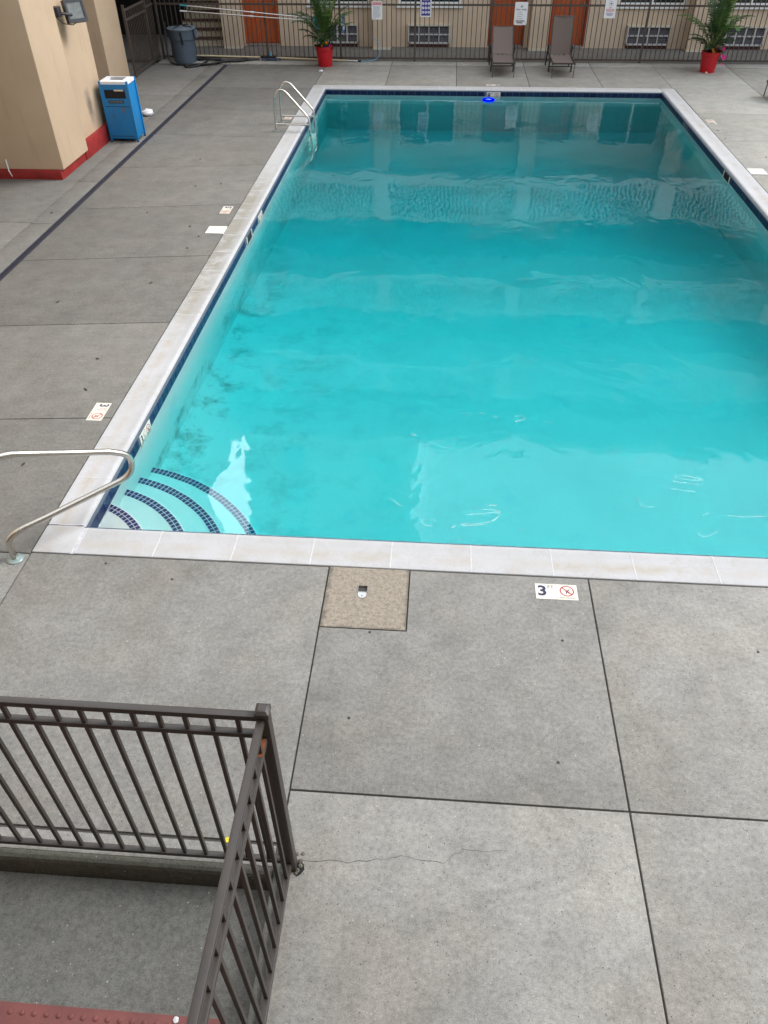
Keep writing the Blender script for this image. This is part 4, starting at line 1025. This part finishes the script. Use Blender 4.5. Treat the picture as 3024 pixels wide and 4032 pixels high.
for k in range(N):
    a = 2*math.pi*k/N; vs += [(6.885+.05*math.cos(a), YS, 1.25+.05*math.sin(a)), (6.885+.042*math.cos(a), YS, 1.25+.042*math.sin(a))]; j = (k+1) % N; fs.append((2*k, 2*j, 2*j+1, 2*k+1))
mb.add(vs, fs); mb.build('symbol_ring', 'ink_grey', s4); strip(s4, 6.87, 6.91, 1.235, 1.262, 'ink_violet', 'symbol')
for s_, z in (('NO', 1.165), ('LIFEGUARD', 1.125), ('ON DUTY', 1.088)): tx(s4, s_, 6.885, z, .040, 'ink_pink', thick=.001)
strip(s4, 6.80, 6.97, 1.035, 1.048, 'ink_violet'); strip(s4, 6.82, 6.95, 1.008, 1.020, 'ink_violet')

# lounge chairs
def lounge(x, label, back_y, back_z):
    """seat faces -y; foot end at y=16.33"""
    o = thing('lounge_chair', label, 'lounge chair', (x, 16.9, 0), 'taupe sling lounge chairs')
    hw = .255; Yf, Yh, Yb = 16.33, 17.28, 17.68; zs = .30
    N = 8; mb = MB(); vs = []; fs = []
    for i in range(N+1):
        k = i/N; y = Yf+(Yh-Yf)*k; z = zs+.012*k-.035*math.sin(math.pi*k)*.6
        for j in range(5):
            q = j/4-.5; vs.append((x+q*2*(hw-.018), y, z-.018*(1-(2*q)**2)))
    for i in range(N):
        for j in range(4): fs.append((i*5+j, i*5+j+1, (i+1)*5+j+1, (i+1)*5+j))
    mb.add(vs, fs).build('seat', 'sling', o, smooth=True)
    mb = MB(); vs = []; fs = []
    for i in range(N+1):
        k = i/N; y = Yh+(back_y-Yh)*k; z = zs+.02+(back_z-zs-.02)*k
        for j in range(5):
            q = j/4-.5; vs.append((x+q*2*(hw-.022), y+.02*(1-(2*q)**2), z))
    for i in range(N):
        for j in range(4): fs.append((i*5+j, i*5+j+1, (i+1)*5+j+1, (i+1)*5+j))
    mb.add(vs, fs).build('backrest', 'sling', o, smooth=True)
    for s_ in (-1, 1):
        xx = x+s_*hw
        MB().bar((xx, Yf, zs-.01), (xx, Yb, zs+.01), .022, .045).build('side_rail', 'chair_frame', o, bevel=.004)
        MB().bar((x+s_*(hw-.016), Yh, zs), (x+s_*(hw-.016), back_y+.012, back_z+.005), .02, .028, up=(0, 1, 0)).build('back_frame', 'chair_frame', o)
        MB().bar((xx-s_*.012, Yf+.02, 0), (xx-s_*.004, Yf+.03, zs), .014, .018, up=(0, 1, 0)).build('front_leg', 'chair_frame', o)
        MB().bar((xx+s_*.012, 16.98, 0), (xx+s_*.012, 16.97, zs), .03, .05, up=(0, 1, 0)).build('middle_leg', 'chair_frame', o)
        MB().bar((xx+s_*.03, 17.66, 0), (xx+s_*.03, 17.40, .48), .03, .045, up=(0, 1, 0)).build('rear_leg', 'charcoal', o)
    MB().bar((x-hw, Yf+.005, zs-.005), (x+hw, Yf+.005, zs-.005), .02, .03).build('front_rail', 'chair_frame', o)
    MB().bar((x-hw+.02, back_y+.012, back_z), (x+hw-.02, back_y+.012, back_z), .02, .02).build('top_rail', 'sling', o)
    MB().bar((x-hw, 16.97, .12), (x+hw, 16.97, .12), .018, .018).build('stretcher', 'charcoal', o)
    return o
lounge(4.355, 'taupe lounge chair with lowered back under the tall white rules sign', 17.86, .79)
c2_ = lounge(5.735, 'taupe lounge chair with its back raised upright in front of the orange door', 17.44, 1.07)
c3_ = copy_tree(c2_); c3_['label'] = 'lounge chair on the right deck mostly cut off by the picture edge'
c3_.location = (10.42, 14.53, 0); c3_.rotation_euler = (0, 0, R(-90))

# potted palms
def potted_palm(x, y, label, r0, r1, h, seed, lean=0):
    rg = random.Random(seed)
    o = thing('potted_palm', label, 'potted palm', (x, y, 0), 'red pots with palms and flowers')
    MB().lathe([(r0, 0), (r0*1.02, .015), (r1*.965, h*.80), (r1*1.01, h*.82), (r1*1.03, h*.97), (r1*1.07, h*.98), (r1*1.07, h), (r1*.98, h), (r1*.94, h*.86)], 32, (x, y, 0), cap_top=False).build('pot', 'pot', o, smooth=True)
    MB().lathe([(r1*.95, h*.88), (r1*.5, h*.91), (.01, h*.92)], 20, (x, y, 0), cap_bot=False).build('soil', 'soil', o, smooth=True)
    zb = h*.9
    def frond(az, el0, ln, droop, mat, wid=.030, dens=24, leafl=.26):
        d = Vector((math.cos(az), math.sin(az), 0)); p = Vector((x, y, zb))+d*rg.uniform(.01, .06)
        n = 14; el = el0; pts = [p.copy()]
        for i in range(n):
            p = p+(d*math.cos(el)+Vector((0, 0, math.sin(el))))*ln/n; pts.append(p.copy()); el -= droop/n*(.4+1.2*i/n)
        mb = MB(); mb.tube(pts, [.010*(1-.75*i/n)+.0015 for i in range(n+1)], 5, mi=1)
        for k in range(dens):
            f_ = .30+.70*k/dens; q = f_*n; i = min(int(q), n-1); b_ = pts[i].lerp(pts[i+1], q-i); T = (pts[i+1]-pts[i]).normalized()
            s0 = T.cross(Vector((0, 0, 1))); s0 = s0.normalized() if s0.length > .05 else Vector((-d.y, d.x, 0))
            nn = s0.cross(T).normalized(); ll = leafl*math.sin(math.pi*min(.97, .22+.75*(k+.5)/dens))*rg.uniform(.8, 1.12)
            for sd_ in (-1, 1):
                dr = (s0*sd_*.80+T*(.55+.3*k/dens)+nn*rg.uniform(.0, .25)).normalized()
                wv_ = dr.cross(nn).normalized()*wid/2*rg.uniform(.8, 1.2)
                m1_ = b_+dr*ll*.5+Vector((0, 0, -.02*ll)); tip = b_+dr*ll+Vector((0, 0, -.30*ll))
                mb.add([b_-wv_*.4, b_+wv_*.4, m1_+wv_, m1_-wv_, tip], [(0, 1, 2, 3), (3, 2, 4)], 0)
        mb.build('frond', [mat, 'stem'], o)
    for k in range(9): frond(rg.uniform(0, 6.28), R(rg.uniform(78, 88)), rg.uniform(1.25, 1.75), R(rg.uniform(15, 55)), rg.choice(['leaf', 'leaf', 'leaf_light', 'leaf_dark']))
    for k in range(8): frond(k*.785+rg.uniform(-.3, .3), R(rg.uniform(62, 78)), rg.uniform(.95, 1.35), R(rg.uniform(70, 110)), rg.choice(['leaf', 'leaf_dark', 'leaf']))
    for k in range(6): frond(k*1.05+rg.uniform(-.3, .3), R(rg.uniform(48, 65)), rg.uniform(.55, .80), R(rg.uniform(60, 110)), 'leaf_dark', leafl=.20, dens=18)
    frond(R(-2), R(58), .95, R(62), 'leaf_dark', leafl=.16, dens=26); frond(R(190), R(60), .78, R(80), 'leaf_dark', leafl=.18, dens=22)
    # bedding plants round the rim
    def clump(cx, cy, cz, n_, mat, rad, lw):
        mb = MB()
        for _ in range(n_):
            b_ = Vector((cx+rg.gauss(0, rad*.45), cy+rg.gauss(0, rad*.45), cz+abs(rg.gauss(0, rad*.6))))
            a = rg.uniform(0, 6.28); d = Vector((math.cos(a), math.sin(a), rg.uniform(-.3, .8))).normalized(); s_ = d.cross(Vector((0, 0, 1))).normalized()*lw*.35; l_ = lw*rg.uniform(.7, 1.2)
            mb.add([b_, b_+d*l_*.5+s_, b_+d*l_, b_+d*l_*.5-s_], [(0, 1, 2, 3)])
        return stuff(mb.build('foliage', mat, o))
    def bloom(cx, cy, cz, mat, r_=.028):
        mb = MB(); fc = Vector((rg.uniform(-.4, .4), -1, rg.uniform(.2, .8))).normalized(); s_ = fc.cross(Vector((0, 0, 1))).normalized(); u_ = s_.cross(fc); c_ = Vector((cx, cy, cz))
        for k in range(5):
            a = k*1.2566; d = s_*math.cos(a)+u_*math.sin(a); e_ = s_*math.cos(a+.62)+u_*math.sin(a+.62); g_ = s_*math.cos(a-.62)+u_*math.sin(a-.62)
            mb.add([c_-fc*.004, c_+g_*r_*.75, c_+d*r_*1.15+fc*.006, c_+e_*r_*.75], [(0, 1, 2, 3)])
        mb.build('bloom', mat, o)
    return clump, bloom, zb
clump, bloom, zb = potted_palm(0, 17.44, 'red pot with palm at the left end of the far deck by the pole ends', .165, .215, .43, 11)
for a in range(-150, 150, 28): clump(.14*math.cos(R(a)), 17.44+.14*math.sin(R(a)), .42, 14, 'leaf_dark' if a % 3 else 'leaf', .07, .06)
clump(.20, 17.34, .36, 30, 'leaf', .07, .05); clump(-.15, 17.34, .42, 26, 'leaf_dark', .08, .07)
for p_ in ((-.03, 17.27, .455, 'orange'), (.07, 17.28, .53, 'orange'), (.09, 17.27, .51, 'orange'), (.16, 17.27, .47, 'pink'), (.175, 17.28, .455, 'pink'), (.06, 17.26, .44, 'violet'), (.11, 17.26, .43, 'violet'), (.02, 17.26, .44, 'violet')): bloom(*p_)
clump, bloom, zb = potted_palm(9.24, 17.14, 'red pot with palm and trailing pink flowers at the right end of the far deck', .165, .215, .43, 23)
for a in range(-150, 150, 28): clump(9.24+.14*math.cos(R(a)), 17.14+.14*math.sin(R(a)), .42, 14, 'leaf_dark', .07, .06)
clump(9.11, 17.04, .44, 46, 'coleus', .08, .075); clump(9.30, 16.98, .44, 46, 'coleus', .08, .075); clump(9.22, 16.96, .42, 26, 'leaf', .07, .05)
for z in (.42, .34, .26, .2): clump(9.44+.04*(.42-z)*5, 17.0, z, 26, 'leaf', .06, .05)
for p_ in ((9.21, 16.93, .47), (9.22, 16.92, .44), (9.24, 16.92, .455), (9.20, 16.93, .50)): bloom(*p_, 'orange')
for p_ in ((9.48, 16.93, .36), (9.50, 16.92, .33), (9.46, 16.92, .335), (9.52, 16.93, .36), (9.44, 16.93, .37), (9.485, 16.92, .31), (9.48, 16.93, .20), (9.455, 16.95, .52), (9.46, 16.95, .49)): bloom(*p_, 'pink', .034)

# flood lamp on the stucco block
lp = thing('flood_lamp', 'black rectangular flood lamp bracketed on the beige stucco wall', 'lamp', (-3.2, 10.05, 2.1))
MB().box(-3.234, -3.12, 9.78, 9.93, 2.09, 2.23).build('wall_box', 'charcoal', lp, bevel=.008)
MB().tube([(-3.17, 9.90, 2.14), (-3.06, 9.99, 2.11), (-3.02, 10.06, 2.10)], .022, 8).build('arm', 'charcoal', lp, smooth=True)
fx = frame((-2.98, 10.13, 2.13), Vector((.70, .71, 0)), Vector((-.18, .18, 1)))      # local x = right, y = up, z = towards -y/+x glass side
def lb_(mb, x0, x1, y0, y1, z0, z1):
    b = len(mb.v); mb.box(x0, x1, y0, y1, z0, z1); mb.v[b:] = [tuple(fx @ Vector(v)) for v in mb.v[b:]]; return mb
mb = MB(); lb_(mb, -.16, .16, -.15, .17, -.10, 0.); mb.build('housing', 'charcoal', lp, bevel=.01)
mb = MB(); lb_(mb, -.16, .16, -.15, -.10, 0, .03); lb_(mb, -.16, .16, .13, .17, 0, .03); lb_(mb, -.16, -.125, -.10, .13, 0, .03); lb_(mb, .125, .16, -.10, .13, 0, .03); mb.build('bezel', 'charcoal', lp)
mb = MB(); lb_(mb, -.125, .125, -.10, .13, .004, .010); mb.build('glass', 'lamp_glass', lp)
MB().tube([(-3.2, 9.86, 2.08), (-3.14, 9.93, 1.99), (-3.02, 10.02, 1.96), (-2.96, 10.1, 2.0)], .007, 6).build('cable', 'black', lp, smooth=True)

# pale flecks laid on the near water to imitate ripple glints
GLINTS = [[(3.85, 2.28), (3.93, 2.3), (3.96, 2.25), (3.87, 2.2), (3.84, 2.18), (3.93, 2.23)], [(4.16, 2.2), (4.21, 2.19)], [(5.18, 1.38), (5.26, 1.46), (5.5, 1.37), (5.31, 1.38), (5.2, 1.41)], [(5.18, 1.35), (5.29, 1.33), (5.4, 1.32)], [(5.11, 1.26), (5.21, 1.23), (5.34, 1.22)], [(4.8, 1.08), (4.86, 1.03), (4.83, .99), (4.95, .99)], [(5.32, .91), (5.39, .94)], [(5.24, .75), (5.24, .66), (5.28, .63), (5.4, .71)], [(5.53, .92), (5.65, .91), (5.73, .92), (5.85, .93)], [(4.44, .7), (4.48, .66), (4.49, .62)], [(4.91, 1.64), (4.95, 1.61)], [(3.81, .66), (3.81, .6)], [(3.34, 2.32), (3.42, 2.27)], [(3.52, 2.32), (3.56, 2.31)], [(3.65, 2.27), (3.68, 2.25)], [(2.86, 1.9), (2.88, 1.93), (2.9, 1.9), (2.87, 1.89)], [(3.36, .79), (3.54, .81), (3.62, .85), (3.64, .79), (3.58, .71), (3.4, .67), (3.31, .67), (3.36, .64), (3.53, .68)], [(3.45, .86), (3.63, .87), (3.65, .82)], [(3.53, .91), (3.63, .93)], [(3.12, .7), (3.01, .71), (2.99, .66), (3.03, .63), (3.09, .63)], [(2.7, .95), (2.75, .94), (2.78, .89), (2.82, .86)], [(3.27, .49), (3.33, .47)], [(3.25, .62), (3.28, .66)]]
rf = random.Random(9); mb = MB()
for ln2 in GLINTS:
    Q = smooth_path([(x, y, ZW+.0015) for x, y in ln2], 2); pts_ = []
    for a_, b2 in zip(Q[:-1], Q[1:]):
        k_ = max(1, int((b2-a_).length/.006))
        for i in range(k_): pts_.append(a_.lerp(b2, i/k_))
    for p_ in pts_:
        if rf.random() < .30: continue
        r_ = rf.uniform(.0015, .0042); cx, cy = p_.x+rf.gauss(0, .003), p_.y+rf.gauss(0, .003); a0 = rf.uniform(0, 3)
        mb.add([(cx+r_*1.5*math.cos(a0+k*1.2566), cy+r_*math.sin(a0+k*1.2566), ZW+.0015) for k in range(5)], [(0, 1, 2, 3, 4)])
fo = tag(stuff(mb.build('painted_glint', 'painted_glint')), 'thin white flecks standing for ripple glints on the near pool water', 'painted_glint')
# small litter
def crumple(x, y, z, r_, lab, name, seed, mat='cloth', flat=.35):
    random.seed(seed); mb = MB().blob((x, y, z+r_*flat*.9), r_, 12, 7, .22, flat=flat); o = mb.build(name, mat, None, smooth=True, angle=80); return tag(o, lab, 'litter' if name != 'towel' else 'towel')
crumple(-3.0, 12.60, 0, .12, 'crumpled white towel dropped on the deck behind the blue bin', 'towel', 3, flat=.5)
crumple(-.02, 16.79, 0, .05, 'crumpled white napkin on the deck in front of the left red pot', 'napkin', 4)
crumple(1.945, -2.955, -.150, .014, 'scrap of white paper on the red tactile strip', 'paper_scrap', 5)
crumple(9.17, 16.93, 0, .028, 'small pale stone at the foot of the right red pot', 'stone', 6, 'beige', .8)
mb = MB(); vs = [(0, 0, 0), (.016, .011, .006), (.05, .015, .008), (.075, 0, .004), (.05, -.012, .007), (.016, -.011, .006)]
yl = mb.add([(2.005+a, -2.14+b*1.3, .003+c_) for a, b, c_ in vs], [(0, 1, 2, 3), (0, 3, 4, 5)]).build('leaf', 'yellow', None)
tag(yl, 'small yellow leaf lying at the deck edge behind the railing', 'leaf')
sp = [(-.92, 8.4, 'dark leaf scrap on the left deck, two slabs behind the skimmer lid'), (-.54, 4.8, 'dark leaf scrap on the slab just in front of the left skimmer lid slab'),
      (-.54, 2.92, 'dark leaf scrap on the left deck just behind the three and a half foot marker'), (-1.5, 4.21, 'dark leaf scrap far out on the left deck between the drain and the coping'),
      (-.55, 6.69, 'dark leaf scrap level with the left skimmer lid, to its left'), (-.33, 6.33, 'dark leaf scrap just in front of the left skimmer lid'),
      (-1.34, 7.2, 'dark leaf scrap left of the 5 FT marker, halfway to the drain'), (-2.77, 7.11, 'dark leaf scrap on the narrow strip left of the drain'),
      (-.54, 8.54, 'dark leaf scrap on the left deck two slabs behind the skimmer lid, nearer the coping'), (-.38, 5.91, 'tiny leaf scrap by the slab joint in front of the left skimmer lid'),
      (-.44, 2.31, 'dark leaf scrap beside the three and a half foot marker'), (-.54, 1.08, 'dark leaf scrap under the top bar of the entry handrail'),
      (8.22, 11.53, 'larger dark leaf scrap beside the right coping near a slab joint'), (8.22, 12.04, 'dark leaf scrap beside the right coping in front of the depth marker'),
      (8.63, 10.42, 'dark leaf scrap at the right picture edge behind the skimmer lid'), (-1.2, 9.8, 'dark leaf scrap on the left deck near the front of the blue bin')]
random.seed(5)
for k, (x, y, lab) in enumerate(sp):
    mb = MB(); mb.blob((0, 0, .004), .020, 7, 4, .35, flat=.18)
    o = mb.build('dead_leaf', 'dead_leaf', None); o.location = (x, y, 0); o.rotation_euler = (0, 0, random.uniform(0, 3)); o.scale = (random.uniform(1., 1.7), random.uniform(.5, .9), 1)
    tag(o, lab, 'leaf', 'dark dead leaf scraps on the deck')
for x, y, lab in ((4.0, -.61, 'dark bolt head in the near deck below the 3 FT marker'), (5.3, -.62, 'dark bolt head in the near deck at the right picture edge'), (2.68, -.625, 'dark bolt head at the lower edge of the tan concrete patch'),
                  (2.61, -1.32, 'dark bolt head midway between the tan patch and the railing post'), (3.88, -1.54, 'dark bolt head near the crossing of the slab joints'),
                  (1.17, -.22, 'dark bolt head left of the tan patch, close to the coping'), (.62, -.09, 'dark bolt head hard against the coping beside the handrail foot')):
    mb = MB(); mb.lathe([(.010, .0), (.010, .002), (.006, .0035)], 10, (0, 0, 0)); o = mb.build('anchor_bolt', 'charcoal', None); o.location = (x, y, 0)
    tag(o, lab, 'bolt', 'dark bolt heads in the near deck')
